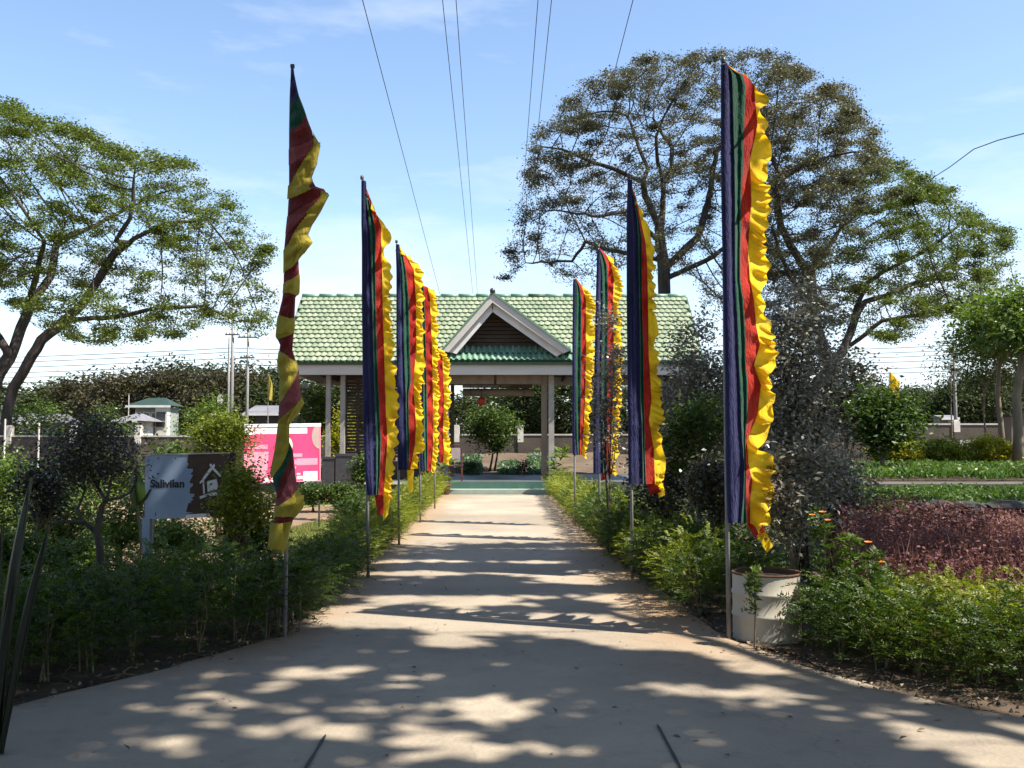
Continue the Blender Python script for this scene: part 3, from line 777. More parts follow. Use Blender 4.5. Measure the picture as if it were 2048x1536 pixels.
flag('striped banner flag second from the front on the left, before the slatted screen', 11.3, (724, 359), (735, 1150), [
    (360, 723, 724, 725, 726, 727), (400, 723, 733, 738, 742, 745), (440, 723, 737, 748, 758, 766), (455, 723, 738, 750, 763, 780), (480, 724, 740, 752, 762, 776), (520, 724, 742, 751, 764, 778), (600, 724, 744, 752, 765, 780), (700, 725, 746, 754, 768, 788), (770, 726, 748, 757, 770, 790),
    (830, 727, 750, 760, 772, 796), (880, 728, 752, 762, 775, 790), (950, 731, 752, 760, 770, 785), (990, 735, 751, 757, 767, 781)], 5.0,
    [('loose_red_end', 'red_cloth', (((748, 984), (767, 986)), ((756, 1032), (768, 1026)))), ('loose_yellow_end', 'yellow_cloth', (((765, 984), (781, 988)), ((766, 1042), (776, 1030))))])
flag('striped banner flag third from the front on the left, with a pale violet sleeve', 14.9, (793, 486), (797, 1094), [
    (487, 792, 793, 794, 795, 796), (510, 792, 800, 806, 812, 822), (540, 793, 803, 812, 828, 845), (600, 793, 806, 818, 832, 846), (700, 793, 808, 820, 832, 848), (760, 794, 810, 822, 827, 846), (790, 795, 811, 817, 828, 842), (850, 795, 812, 818, 832, 848), (890, 795, 813, 819, 830, 846), (940, 796, 814, 817, 820, 827)], 6.0,
    [('loose_yellow_end', 'yellow_cloth', (((814, 936), (828, 940)), ((817, 986), (825, 984))))])
flag('striped banner flag fourth from the front on the left, close behind the violet-sleeved one', 19.0, (838, 566), (840, 1048), [
    (567, 837, 838, 839, 840, 842), (575, 836, 840, 848, 856, 868), (600, 836, 842, 849, 860, 874), (700, 838, 844, 852, 864, 876), (800, 838, 846, 854, 866, 878), (900, 840, 848, 856, 866, 876), (942, 842, 850, 854, 862, 868)], 7.0)
flag('shortest and farthest banner flag on the left, beside the pavilion steps', 23.0, (868, 690), (869, 1020), [
    (691, 867, 868, 869, 870, 873), (700, 867, 869, 872, 877, 890), (715, 867, 870, 875, 885, 898), (800, 868, 871, 877, 888, 900), (870, 868, 872, 878, 886, 896), (900, 870, 874, 879, 888, 902), (925, 872, 876, 880, 886, 898)], 8.0)

# the nearest flag on the left has wound itself round its pole: a twisted tube of cloth in slanting bands
def wound_flag():
    Y = 7.94
    pt, pb = at(584, 136, Y), Vector((at(570, 1280, Y).x, Y, 0))
    root = empty('banner_flag', pb, 'banner flag wound tightly round its pole, nearest on the left of the path', 'flag', 'tall striped banner flags lining the path')
    mb = MB(); mb.tube([pb, pb.lerp(pt, .5), pt + Vector((0, 0, .02))], [.017, .015, .011], 8); pole = mb.build('pole', M['pole'], root, smooth=True)
    mb = MB(); mb.box(pt.x - .012, pt.x + .02, Y - .012, Y + .012, pt.z, pt.z + .03); mb.build('finial', M['dark_metal'], pole)
    left = [(135, 582), (200, 579), (260, 578), (380, 578), (430, 575), (500, 568), (575, 567), (600, 564), (640, 555), (672, 552), (690, 560), (721, 555), (765, 561), (840, 557), (900, 550), (945, 541), (990, 553), (1040, 549), (1088, 536), (1106, 552)]
    right = [(135, 587), (150, 589), (190, 598), (240, 615), (270, 628), (290, 639), (330, 632), (355, 622), (372, 632), (376, 648), (390, 656), (420, 641), (450, 623), (470, 615), (485, 624), (500, 612), (520, 597), (560, 599), (585, 598), (594, 591), (660, 588), (700, 585), (740, 597), (790, 601), (805, 607), (830, 595), (850, 578), (880, 578), (900, 586), (950, 590), (985, 597), (995, 606), (1015, 605), (1035, 588), (1060, 578), (1106, 571)]
    yy = np.arange(135, 1107, 1.2)
    l = np.interp(yy, *zip(*left)); r_ = np.interp(yy, *zip(*right))
    # band boundaries: y at the left outline, y at the right outline, material below it
    B = [(135, 135, 'blue_cloth'), (205, 190, 'green_cloth'), (262, 232, 'dark_red_cloth'), (298, 272, 'pink_cloth'), (330, 290, 'dark_red_cloth'), (372, 262, 'dim_yellow_cloth'), (398, 358, 'dark_red_cloth'), (430, 385, 'pink_cloth'), (470, 398, 'dark_red_cloth'), (500, 384, 'dim_yellow_cloth'), (546, 520, 'dark_red_cloth'),
         (566, 548, 'dim_yellow_cloth'), (584, 590, 'dark_red_cloth'), (632, 636, 'dim_yellow_cloth'), (678, 664, 'dark_red_cloth'), (700, 722, 'dim_yellow_cloth'), (806, 735, 'pink_cloth'), (842, 792, 'dim_yellow_cloth'), (958, 872, 'green_cloth'), (985, 900, 'dark_red_cloth'), (1000, 930, 'pink_cloth'), (1012, 975, 'dim_yellow_cloth'), (1032, 1034, 'dark_red_cloth'), (1046, 1044, 'dim_yellow_cloth')]
    mats, faces = {}, {}
    K = 64
    s = Y / F
    V = []
    for i, y in enumerate(yy):
        c, h = (l[i] + r_[i]) / 2, (r_[i] - l[i]) / 2
        for k in range(K):
            a = 2 * math.pi * k / K
            u = -math.cos(a)                            # -1 left outline, +1 right outline
            front = -math.sin(a)
            px = c + h * u
            depth = front * (min(h * s, .17) * .8 + .02)
            # bands are laid over one another: each lower edge flares out a little
            wv = .014 * noise.noise(Vector((y * .03, u * 2, 1))) + .010 * math.sin(y * .21 + u * 2.4 + 2 * noise.noise(Vector((y * .02, 0, 3))))
            V.append(at(px, y + 4 * noise.noise(Vector((y * .02, u, 9))), Y - depth + wv))
    per = {}
    nm = {'blue_cloth': 'blue_band', 'green_cloth': 'green_band', 'dark_red_cloth': 'red_band', 'pink_cloth': 'faded_red_band', 'dim_yellow_cloth': 'yellow_band'}
    for i in range(len(yy) - 1):
        for k in range(K):
            a = 2 * math.pi * (k + .5) / K; u = (1 - math.cos(a)) / 2
            if math.sin(a) < 0: u = u                    # the far side carries the bands on
            idx = 0
            for bi, (yl, yr, m_) in enumerate(B):
                if yy[i] >= yl + (yr - yl) * (u ** 1.2): idx = bi
            per.setdefault(idx, []).append((i * K + k, i * K + (k + 1) % K, (i + 1) * K + (k + 1) % K, (i + 1) * K + k))
    for idx, fs in per.items():
        mb = MB(); m_ = B[idx][2]
        ids = sorted({q for f in fs for q in f}); mp = {q: n for n, q in enumerate(ids)}
        cen = Vector((0, 0, 0))
        fl = 1.07 if 'yellow' in m_ else (1.03 if 'pink' in m_ else 1.0)
        mb.v = []
        for q in ids:
            i_ = q // K; c_ = at((l[i_] + r_[i_]) / 2, yy[i_], Y)
            mb.v.append((c_.x + (V[q].x - c_.x) * fl, Y + (V[q].y - Y) * fl, V[q].z))
        mb.f = [tuple(mp[q] for q in f) for f in fs]; mb.m = [0] * len(fs)
        mb.build(nm[m_], M[m_], root, smooth=True)
    core = MB(); core.grid([[at((l[i] + r_[i]) / 2, yy[i], Y) + (V[i * K + k] - at((l[i] + r_[i]) / 2, yy[i], Y)) * .94 for k in range(0, K, 4)] for i in range(0, len(yy), 4)], closed=True)
    core.build('red_lining', M['dark_red_cloth'], root, smooth=True)
    # free corners of the yellow hem standing away from the twist
    for (a, b, c, d) in (((600, 300), (641, 284), (634, 330), (612, 345)), ((612, 372), (657, 386), (640, 424), (600, 440)), ((598, 478), (625, 484), (610, 506), (592, 520)), ((565, 632), (590, 640), (588, 664), (556, 668)), ((586, 800), (609, 806), (594, 832), (574, 846)), ((578, 990), (608, 990), (606, 1016), (574, 1034)), ((540, 1050), (566, 1046), (570, 1100), (536, 1098))):
        P = []
        for i in range(6):
            t = i / 5
            p, q = Vector(a).lerp(Vector(d), t), Vector(b).lerp(Vector(c), t)
            P.append([at(*p.lerp(q, u), Y - .06 - .05 * math.sin(u * 2.6) + .025 * math.sin(t * 5 + u * 3)) for u in np.linspace(0, 1, 6)])
        mb = MB(); mb.grid(P); mb.build('yellow_band', M['dim_yellow_cloth'], root, smooth=True)
wound_flag()

# two plain feather flags far off
for px, py0, py1, gy, Y, w, lab in ((1778, 744, 792, 960, 42, 20, 'plain yellow feather flag rising behind the bright green shrub'), (536, 748, 800, 955, 44, 8, 'thin yellow feather flag beyond the pale utility pole')):
    b, t_ = at(px, gy, Y), at(px, py0, Y)
    root = empty('feather_flag', (b.x, Y, 0), lab, 'flag')
    mb = MB(); mb.tube([(b.x, Y, 0), (t_.x, Y, t_.z)], [.03, .015], 6); mb.build('pole', M['pole'], root)
    P = []
    for i in range(9):
        t = i / 8; y = py0 + (py1 - py0) * t; ww = w * min(1, .25 + 2.2 * t) 
        P.append([at(px + 1 + ww * u, y + 3 * u * u, Y + .12 * math.sin(u * 5 + t * 4)) for u in np.linspace(0, 1, 7)])
    mb = MB(); mb.grid(P); mb.build('sail', M['dim_yellow_cloth' if w < 10 else 'yellow_cloth'], root, smooth=True)

# ---------------------------------------------------------------- signs
def text(s, parent, loc, size, m, name='lettering', rot=(math.pi / 2, 0, 0), ext=.002, sx=1.0):
    cu = bpy.data.curves.new(name, 'FONT'); cu.body = s; cu.size = size; cu.extrude = ext; cu.align_x = 'CENTER'; cu.align_y = 'CENTER'
    cu.offset = size * .022
    cu.materials.append(m)
    o = bpy.data.objects.new(name + '_curve', cu)
    me = bpy.data.meshes.new_from_object(o); bpy.data.objects.remove(o)
    o = bpy.data.objects.new(name, me); COL.objects.link(o)
    o.parent = parent; o.matrix_parent_inverse = Matrix.Translation(-wpos(parent))
    o.location = loc; o.rotation_euler = rot; o.scale = (sx, 1, 1)
    return o

def garden_sign():
    Y = 10.0
    c = at(368, 1130, Y)
    root = empty('garden_sign', (c.x, Y, 0), 'pale blue and brown board with a hut emblem on posts behind the left hedge', 'sign')
    q = lambda x, y, d=0.0: at(x, y, Y + d)
    mb = MB(); mb.prism([q(289, 910), q(456, 907), q(456, 1032), q(289, 1038)], (0, .045, 0)); mb.build('board', M['sign_brown'], root)
    torn = [(289.5, 911), (376, 909.5), (374, 924), (377, 928), (373, 937), (386, 938), (385, 944), (380, 948), (386, 950), (380, 962), (379, 966), (386, 967), (385, 973), (380, 976), (379, 987), (389, 988), (388, 993), (382, 996), (387, 999), (380, 1003), (384, 1005), (377, 1006), (372, 1024), (386, 1025.5), (371, 1028), (369, 1036), (289.5, 1038.5)]
    mb = MB(); mb.prism([q(x, y, -.004) for x, y in torn], (0, .003, 0)); mb.build('pale_panel', M['sign_blue'], root)
    mb = MB(); mb.prism([q(287, 908, -.012), q(457, 904.5, -.012), q(457, 907, -.012), q(287, 911, -.012)], (0, .07, 0)); mb.build('top_edge', M['wall_cap'], root)
    mb = MB(); mb.prism([q(372, 1029, -.006), q(413, 1027, -.006), q(414, 1034, -.006), q(370, 1037, -.006)], (0, .005, 0)); mb.build('white_strip', M['paper'], root)
    mb = MB(); mb.prism([q(413.5, 1026.5, -.007), q(418, 1027, -.007), q(421, 1033, -.007), q(417, 1035, -.007)], (0, .006, 0)); mb.build('white_strip', M['paper'], root)
    # hut emblem
    for poly in ([(398.5, 966), (420.5, 935), (419, 929), (422, 927), (425, 932), (428.5, 927), (430, 931), (428, 936), (442, 950), (440, 954), (424.5, 939), (409, 959), (401, 967)],
                 [(405, 960), (408, 959), (409.5, 987), (406.5, 988)], [(414, 963), (420, 961), (433, 958), (436, 972), (434, 979), (415, 984)], [(399, 993), (418, 986), (432, 984), (438, 990), (420, 992.5), (419, 991), (400, 998)]):
        mb = MB(); mb.prism([q(x, y, -.005) for x, y in poly], (0, .004, 0)); mb.build('emblem', M['paper'], root)
    p = q(335, 968, -.006)
    text('Salivilan', root, p, .115, M['ink'], ext=.003, sx=.98)
    p = q(311, 1028, -.006); text('J', root, p, .04, M['ink'])
    for x0, x1, y0, y1, m in ((288, 299, 908, 1200, 'post_paint'), (445, 453, 1033, 1200, 'timber'), (457.5, 463, 905, 1200, 'timber')):
        a, b = q(x0, y0, .02), q(x1, y1, .02)
        mb = MB(); mb.box(a.x, b.x, Y + .046, Y + .10, -.02, a.z); mb.build('post', M[m], root)
    mb = MB(); a, b = q(288.5, 909, 0), q(299, 1200, 0)
    mb.box(a.x - .004, b.x - .012, Y - .012, Y - .006, 0, q(290, 1036).z); mb.build('front_post', M['sign_blue'], root)
garden_sign()

def notice_board():
    Y = 24.0
    tl, tr, br, bl = (488, 849), (641, 847), (640, 962), (488, 967)
    c = at(565, 960, Y)
    root = empty('notice_board', (c.x, Y, 0), 'big bright pink printed notice board left of the pavilion', 'notice board')
    def q(u, v, d=0.0):                                  # board is turned a little towards the sun
        x = tl[0] + (tr[0] - tl[0]) * u; y0 = tl[1] + (tr[1] - tl[1]) * u; y1 = bl[1] + (br[1] - bl[1]) * u
        p = at(x, y0 + (y1 - y0) * v, Y + (.45 - .9 * (1 - u)) * 1.0)
        return p + Vector((0.45, -.89, 0)) * d
    N = Vector((-.45, .89, 0))
    def patch(name, u0, u1, v0, v1, m, d):
        mb = MB(); mb.prism([q(u0, v0, d), q(u1, v0, d), q(u1, v1, d), q(u0, v1, d)], N * .004); mb.build(name, M[m], root)
    mb = MB(); mb.prism([q(0, 0), q(1, 0), q(1, 1), q(0, 1)], N * .05); mb.build('board', M['pink'], root)
    patch('header_strip', 0, 1.005, -.005, .05, 'paper', .012)
    patch('label_strip', .0, .135, .07, .175, 'paper', .008); patch('label_strip', .145, .825, .07, .168, 'paper', .008)
    patch('sunlit_panel', .0, .40, .47, .92, 'pale_pink', .006)  # paler pink where the sun strikes the board, put in as colour
    patch('lettering', .05, .31, .35, .42, 'pale_pink', .009)
    patch('label_strip', .63, .76, .51, .57, 'pale_pink', .009)
    for i in range(9): patch('lettering', .62 + i * .038, .648 + i * .038, .615, .70, 'pale_pink', .010)
    patch('label_strip', .62, .96, .60, .715, 'pale_pink', .006); patch('label_strip', .62, .68, .73, .77, 'pale_pink', .008)
    patch('white_square', .775, .96, .825, .985, 'cream', .008)
    patch('lettering', .69, .735, .85, .875, 'paper', .008); patch('lettering', .69, .765, .90, .955, 'paper', .008)
    patch('emblem', .27, .32, .90, .985, 'paper', .010); patch('emblem', .36, .405, .86, .985, 'paper', .010); patch('emblem', .24, .42, .965, .988, 'paper', .012)
    for cu, cv, ru, rv, m in ((.53, .37, .105, .17, 'cream'), (.985, .22, .10, .22, 'dull_patch')):
        pts = []
        for k in range(20):
            a = 2 * math.pi * k / 20
            pts.append(q(min(.985, cu + ru * math.cos(a)), max(.052, cv + rv * math.sin(a)), .0095))
        mb = MB(); mb.prism(pts, N * .003); mb.build('round_print', M[m], root)
    patch('frame', .985, 1.0, .05, 1.0, 'pale_pink', .014); patch('frame', 0, .984, .985, 1.0, 'pale_pink', .014)
    for u in (.06, .94):
        p = q(u, .5, -.055); mb = MB(); mb.box(p.x - .03, p.x + .03, p.y, p.y + .06, -.02, q(u, 0).z - .02); mb.build('leg', M['dark_metal'], root)
notice_board()

# ---------------------------------------------------------------- plants: builders
def spray_quads(P, D, L, nl, ll, lw, r):
    """feathery leaves: nl leaflet pairs along a drooping stalk"""
    n = len(P); D = unit(D)
    N = r.normal(size=(n, 3)) * .4; N[:, 2] += 1
    S = unit(np.cross(D, N)); U = np.cross(S, D)
    out = []
    for k in range(nl):
        t = (k + .6) / nl
        B = P + D * (L * t)[:, None] - np.array([0, 0, 1]) * (L * t * t * .35)[:, None]
        for s in (-1, 1):
            dd = S * s * .85 + D * .55 + U * .1 + r.normal(size=(n, 3)) * .16
            out.append(leaf_quads(B, dd, U + r.normal(size=(n, 3)) * .3, ll * (1 - .45 * abs(t - .45)) * r.uniform(.8, 1.2, n), lw, .08, r))
    return np.concatenate(out)

def hedge_variant(seed, leaf, h=.82, w=.36, n=270, bare=.10):
    r = np.random.default_rng(seed)
    root = empty('hedge_plant')
    u = unit(r.normal(size=(n, 3))) * (r.uniform(.25, 1, n) ** .5)[:, None]
    cz = bare + (h - bare) * .52; hz = (h - bare) * .5
    P = u * np.array([w, w, hz]) + np.array([0, 0, cz])
    P[:, 2] += .07 * r.normal(size=n)
    D = u * np.array([1, 1, .5]) + np.array([0, 0, .55]) + r.normal(size=(n, 3)) * .35
    V = spray_quads(P, D, r.uniform(.09, .20, n), 7, .034, .0135, r)
    link_mesh('foliage', quads_mesh('foliage', V), leaf, root, False)
    for k in range(3):
        a = r.uniform(0, 6.28); b = r.uniform(0, .07); c = r.uniform(.05, w * .6)
        mb = MB(); mb.tube([(b * math.cos(a), b * math.sin(a), -.03), (c * .5 * math.cos(a + .5), c * .5 * math.sin(a + .5), h * .35), (c * math.cos(a), c * math.sin(a), h * .8)], [.007, .005, .002], 5)
        mb.build('stem', M['stem'], root, world=False)
    return root

def place(root, first, x, y, z=0.0, rz=None, sc=(1, 1, 1), label=None, cat=None, group=None):
    o = root if first else copy_tree(root)
    o.location = (x, y, z); o.rotation_euler = (0, 0, random.uniform(0, 6.28) if rz is None else rz); o.scale = sc
    tag(o, label, cat, group); return o

def shrub(name, label, cat, base, rx, ry, z0, z1, n, L, W, leaf, clumps=26, cr=.16, stems=6, r0=.018, seed=0, up=.7, droop=.1, group=None, top_flat=0.0, stem_m='stem', extra=None, hollow=.5, cone=0.0):
    """a bush: leaves in clumps at the ends of twigs, gaps between the clumps"""
    r = np.random.default_rng(seed + 100)
    b = Vector(base)
    root = empty(name, b, label, cat, group)
    u = unit(r.normal(size=(clumps, 3))) * (r.uniform(hollow, 1, clumps) ** .6)[:, None]
    C = u * np.array([rx, ry, (z1 - z0) / 2]) * .88
    if cone:
        t = np.clip((C[:, 2] / (z1 - z0) + .5), 0, 1); C[:, :2] *= (1 - cone * t)[:, None]
    C = C + np.array([b.x, b.y, b.z + (z0 + z1) / 2])
    wts = r.uniform(.4, 1.5, clumps); wts /= wts.sum()
    idx = r.choice(clumps, n, p=wts)
    sc = np.array([min(rx, cr * 1.3) / cr if rx < cr else 1, 1, .75])
    P = C[idx] + r.normal(size=(n, 3)) * cr * sc * (.55 + .75 * r.random(clumps)[idx])[:, None]
    V = leaf_cloud(P, L, W, up, droop, r)
    link_mesh('foliage', quads_mesh('foliage', V), leaf, root)
    mb = MB()
    for k in range(stems):
        a = 2 * math.pi * k / stems + r.uniform(-.4, .4)
        p0 = b + Vector((math.cos(a), math.sin(a), 0)) * r0 * 2.0 * (1 if stems > 1 else 0) - Vector((0, 0, .04))
        tgt = [Vector(C[i]) for i in r.choice(clumps, min(clumps, 4), replace=False)]
        cen = sum(tgt, Vector((0, 0, 0))) / len(tgt)
        fork = p0.lerp(cen, .5) + Vector(r.normal(size=3) * .05 * rx)
        fork.z = max(fork.z, b.z + z0 * .9)
        mb.tube([p0, p0.lerp(fork, .5) + Vector(r.normal(size=3) * .03 * rx), fork], [r0, r0 * .8, r0 * .62], 6)
        for t in tgt:
            mb.tube([fork, fork.lerp(t, .55) + Vector(r.normal(size=3) * .06 * rx), t], [r0 * .55, r0 * .4, r0 * .2], 5, False)
    if mb.v: mb.build('stem', M[stem_m], root, smooth=True)
    if extra:                                           # a few flowers or fruits
        ne, eL, em, enm = extra
        Q = C[r.choice(clumps, ne)] + r.normal(size=(ne, 3)) * cr
        link_mesh(enm, quads_mesh(enm, np.concatenate([leaf_cloud(Q, eL, eL * .8, 1, 0, r) for _ in range(4)])), em, root)
    return root

# big spreading trees: branches grow step by step towards points of the crown
def grow(limbs, A, step=.6, infl=6.0, kill=1.1, iters=140, r=rng):
    pos, par = [], []
    lookup = {}
    for pl_ in limbs:
        last = None
        for i, p in enumerate(pl_):
            p = Vector(p)
            if i == 0:
                if pos:
                    d = [(Vector(q) - p).length for q in pos]; k = int(np.argmin(d)); last = k
                    if d[k] < .25: continue
                    # join on
                else:
                    pos.append(tuple(p)); par.append(-1); last = 0; continue
            q0 = Vector(pos[last]); m = max(1, int((p - q0).length / step))
            for j in range(1, m + 1):
                w = q0.lerp(p, j / m)
                jit = Vector(r.normal(size=3)) * .05 * step
                pos.append(tuple(w + jit)); par.append(last); last = len(pos) - 1
    pos = np.array(pos); par = list(par)
    A = np.asarray(A, float)
    def near(Q, X):
        d2 = (Q * Q).sum(1)[:, None] + (X * X).sum(1)[None] - 2 * Q @ X.T
        j = d2.argmin(1); return np.sqrt(np.maximum(d2[np.arange(len(Q)), j], 0)), j
    bd, bi = near(A, pos)
    for it in range(iters):
        act = bd < infl
        if not act.any():
            infl *= 1.4
            if infl > 40: break
            continue
        k = bi[act]; v = unit(A[act] - pos[k])
        uk, inv = np.unique(k, return_inverse=True)
        acc = np.zeros((len(uk), 3)); np.add.at(acc, inv, v)
        acc = unit(acc + r.normal(size=acc.shape) * .28)
        NX = pos[uk] + acc * step; s0 = len(pos)
        pos = np.concatenate([pos, NX]); par += [int(q) for q in uk]
        m, j = near(A, NX); up = m < bd
        bi[up] = j[up] + s0; bd[up] = m[up]
        keep = bd >= kill
        A, bd, bi = A[keep], bd[keep], bi[keep]
        if not len(A): break
    return pos, np.array(par)

def branch_mesh(pos, par, tip=.022, power=2.08, rmax=None):
    n = len(pos); ch = [[] for _ in range(n)]
    for i in range(1, n):
        if par[i] >= 0: ch[par[i]].append(i)
    acc = np.zeros(n)
    for i in range(n - 1, -1, -1):
        if not ch[i]: acc[i] = tip ** power
        if par[i] >= 0: acc[par[i]] += acc[i]
    rad = acc ** (1 / power)
    rad = np.where(rad > .04, rad * (1 + np.minimum(.30, (rad - .04) * 3)), rad)
    if rmax: rad = np.minimum(rad, rmax)
    mb = MB(); stack = [(0, None)]
    while stack:
        i, prev = stack.pop()
        chain = [i] if prev is None else [prev, i]
        while ch[chain[-1]]:
            c = sorted(ch[chain[-1]], key=lambda k: -rad[k])
            for k in c[1:]: stack.append((k, chain[-1]))
            chain.append(c[0])
        rs = [rad[k] for k in chain]
        if prev is not None: rs[0] = rs[1] * 1.05
        big = max(rs)
        if len(chain) > 1: mb.tube([pos[k] for k in chain], rs, 9 if big > .2 else (6 if big > .07 else 4), False)
    return mb, rad, ch

def in_poly(px, py, poly):
    x, y = np.asarray(px), np.asarray(py); c = np.zeros(len(x), bool); j = len(poly) - 1
    for i in range(len(poly)):
        (xi, yi), (xj, yj) = poly[i], poly[j]
        c ^= ((yi > y) != (yj > y)) & (x < (xj - xi) * (y - yi) / (yj - yi + 1e-9) + xi); j = i
    return c

def crown_points(poly, Y, n, depth, seed, gap=.05, freq=.22):
    """crown volume: silhouette at depth Y, thick in depth, with gaps between its tiers"""
    r = np.random.default_rng(seed); P = []
    xs, ys = zip(*poly); cx = (min(xs) + max(xs)) / 2; hw = (max(xs) - min(xs)) / 2
    while len(P) < n:
        x, y = r.uniform(min(xs), max(xs), 400), r.uniform(min(ys), max(ys), 400)
        for a, b in zip(x[in_poly(x, y, poly)], y[in_poly(x, y, poly)]):
            dmax = depth * math.sqrt(max(.08, 1 - ((a - cx) / hw) ** 2))
            Yd = Y + r.uniform(-1, 1) * dmax
            p = at(a, b, Yd)
            if noise.noise(Vector((p.x * freq, p.y * freq, p.z * freq * 2.4 + seed))) > gap - .25 * r.random() and len(P) < n: P.append(tuple(p))
    return P

def big_tree(name, label, cat, limbs, A, leaf, n_leaf, L, W, seed, tip=.012, step=.40, flat=.42, spread=.30, rmax=.62, leaf2=None, split=None, kill=.66, tipmax=2.1, shell=None, keep=None):
    r = np.random.default_rng(seed)
    pos, par = grow(limbs, A, step, r=r, kill=kill)
    root = empty(name, limbs[0][0], label, cat)
    mb, rad, ch = branch_mesh(pos, par, tip, rmax=rmax)
    mb.build('trunk', M['bark'], root, smooth=True)
    thin = np.nonzero(rad < tip * tipmax)[0]
    # tufts: full twigs beside bare ones, most leaf on the outer shell of the crown
    wt = r.gamma(.55, 1.0, len(thin)) + .05
    if shell is not None:
        c_, e_ = np.array(shell[0]), np.array(shell[1])
        rho = np.linalg.norm((pos[thin] - c_) / e_, axis=1); wt *= .10 + np.clip((rho - shell[2]) / .28, 0, 1)
    idx = r.choice(thin, n_leaf, p=wt / wt.sum())
    off = r.normal(size=(n_leaf, 3)) * spread * np.array([1, 1, flat])
    P = pos[idx] + off; P[:, 2] += .10
    if keep is not None: P = P[keep(P)]
    n_leaf = len(P)
    V = leaf_cloud(P, L, W, .9, .1, r)
    mats = [leaf]; mi = None
    if leaf2 is not None:
        mats.append(leaf2); mi = (split(P) + r.normal(size=n_leaf) * .25 > 0).astype(int)
    link_mesh('crown', quads_mesh('crown', V, mi), mats, root)
    return root

def px_limb(pts, Y, dy=0.0, y0=0.0):
    """limb traced in the photograph, bending dy metres out of its plane"""
    n = len(pts); out = []
    for i, (x, y) in enumerate(pts):
        p = at(x, y, Y); t = i / max(1, n - 1)
        out.append(Vector((p.x, Y + y0 + dy * t, p.z)))
    return out

# ---------------------------------------------------------------- the two spreading rain trees and the unseen ones overhead
YL = 44.0
base = at(-12, 955, YL); base.z = -.1
trunkL = [base] + px_limb([(25, 777), (83, 681), (130, 640)], YL)
trunkL2 = [at(-40, 955, YL)] + px_limb([(-10, 760), (12, 700), (33, 600), (60, 540)], YL, 2)
crownL = [(-420, 300), (-200, 175), (0, 192), (60, 218), (150, 246), (220, 278), (300, 285), (380, 325), (450, 380), (500, 430), (540, 490), (556, 530), (545, 560), (560, 600), (540, 690), (480, 680), (430, 655), (330, 690), (230, 705), (150, 700), (60, 640), (0, 600), (-200, 640), (-420, 600)]
big_tree('rain_tree', 'wide green umbrella-crowned tree on the left with trunk leaning right beyond the wall', 'tree',
    [trunkL, px_limb([(130, 640), (179, 610), (250, 518), (300, 493), (375, 468), (458, 470)], YL, -3), px_limb([(130, 648), (233, 627), (292, 606), (375, 598), (437, 627)], YL, 3),
     trunkL2, px_limb([(60, 540), (54, 452), (121, 410), (196, 352)], YL, 3, 2), px_limb([(33, 600), (83, 556), (130, 500)], YL, -3, 1), px_limb([(267, 500), (300, 460), (312, 410), (320, 370)], YL, -1, -2),
     px_limb([(12, 700), (-80, 600), (-200, 480)], YL, 2), px_limb([(-10, 760), (-150, 640), (-300, 560)], YL, -3)],
    crown_points(crownL, YL, 6500, 6.0, 3, gap=-.02), M['rain_leaf'], 165000, .13, .07, 21, rmax=.46, spread=.23, shell=(tuple(at(55.0, 800, 44)), (11.62, 6.5, 13.8), 0.34))

YA, YB = 49.0, 46.0
tA = [Vector((at(1340, 955, YA).x, YA, -.1))] + px_limb([(1334, 700), (1328, 560), (1324, 502), (1317, 455)], YA)
crownA = [(1004, 542), (1030, 470), (1035, 400), (1062, 270), (1110, 212), (1180, 168), (1240, 130), (1290, 106), (1360, 108), (1420, 94), (1520, 96), (1590, 130), (1590, 400), (1560, 600), (1440, 640), (1380, 560), (1250, 540), (1180, 590), (1110, 575), (1060, 520)]
big_tree('rain_tree', 'tall dull brownish-green tree behind the pavilion with thin bare branches to its left', 'tree',
    [tA, px_limb([(1317, 455), (1289, 396), (1282, 372), (1226, 354), (1173, 340), (1120, 322), (1060, 319)], YA, -2.5), px_limb([(1317, 450), (1328, 414), (1331, 361), (1349, 326), (1352, 277), (1338, 252), (1318, 210)], YA, 2), px_limb([(1282, 372), (1293, 340), (1279, 291), (1261, 220)], YA, 2, -1),
     px_limb([(1324, 420), (1321, 372), (1307, 340), (1300, 300)], YA, -2), px_limb([(1324, 480), (1250, 431), (1191, 452), (1103, 449), (1032, 459)], YA, -4), px_limb([(1326, 530), (1219, 495), (1173, 474), (1149, 509), (1050, 509), (1008, 540)], YA, 3),
     px_limb([(1328, 540), (1400, 470), (1430, 380), (1450, 280), (1500, 200)], YA, 3), px_limb([(1330, 560), (1420, 520), (1500, 450), (1540, 380)], YA, -3)],
    crown_points(crownA, YA, 6000, 6.0, 11, gap=-.05), M['rain_leaf_dull'], 105000, .12, .066, 22, rmax=.32, spread=.21, shell=(tuple(at(1320.0, 640, 49)), (8.04, 6.5, 13.69), 0.5))

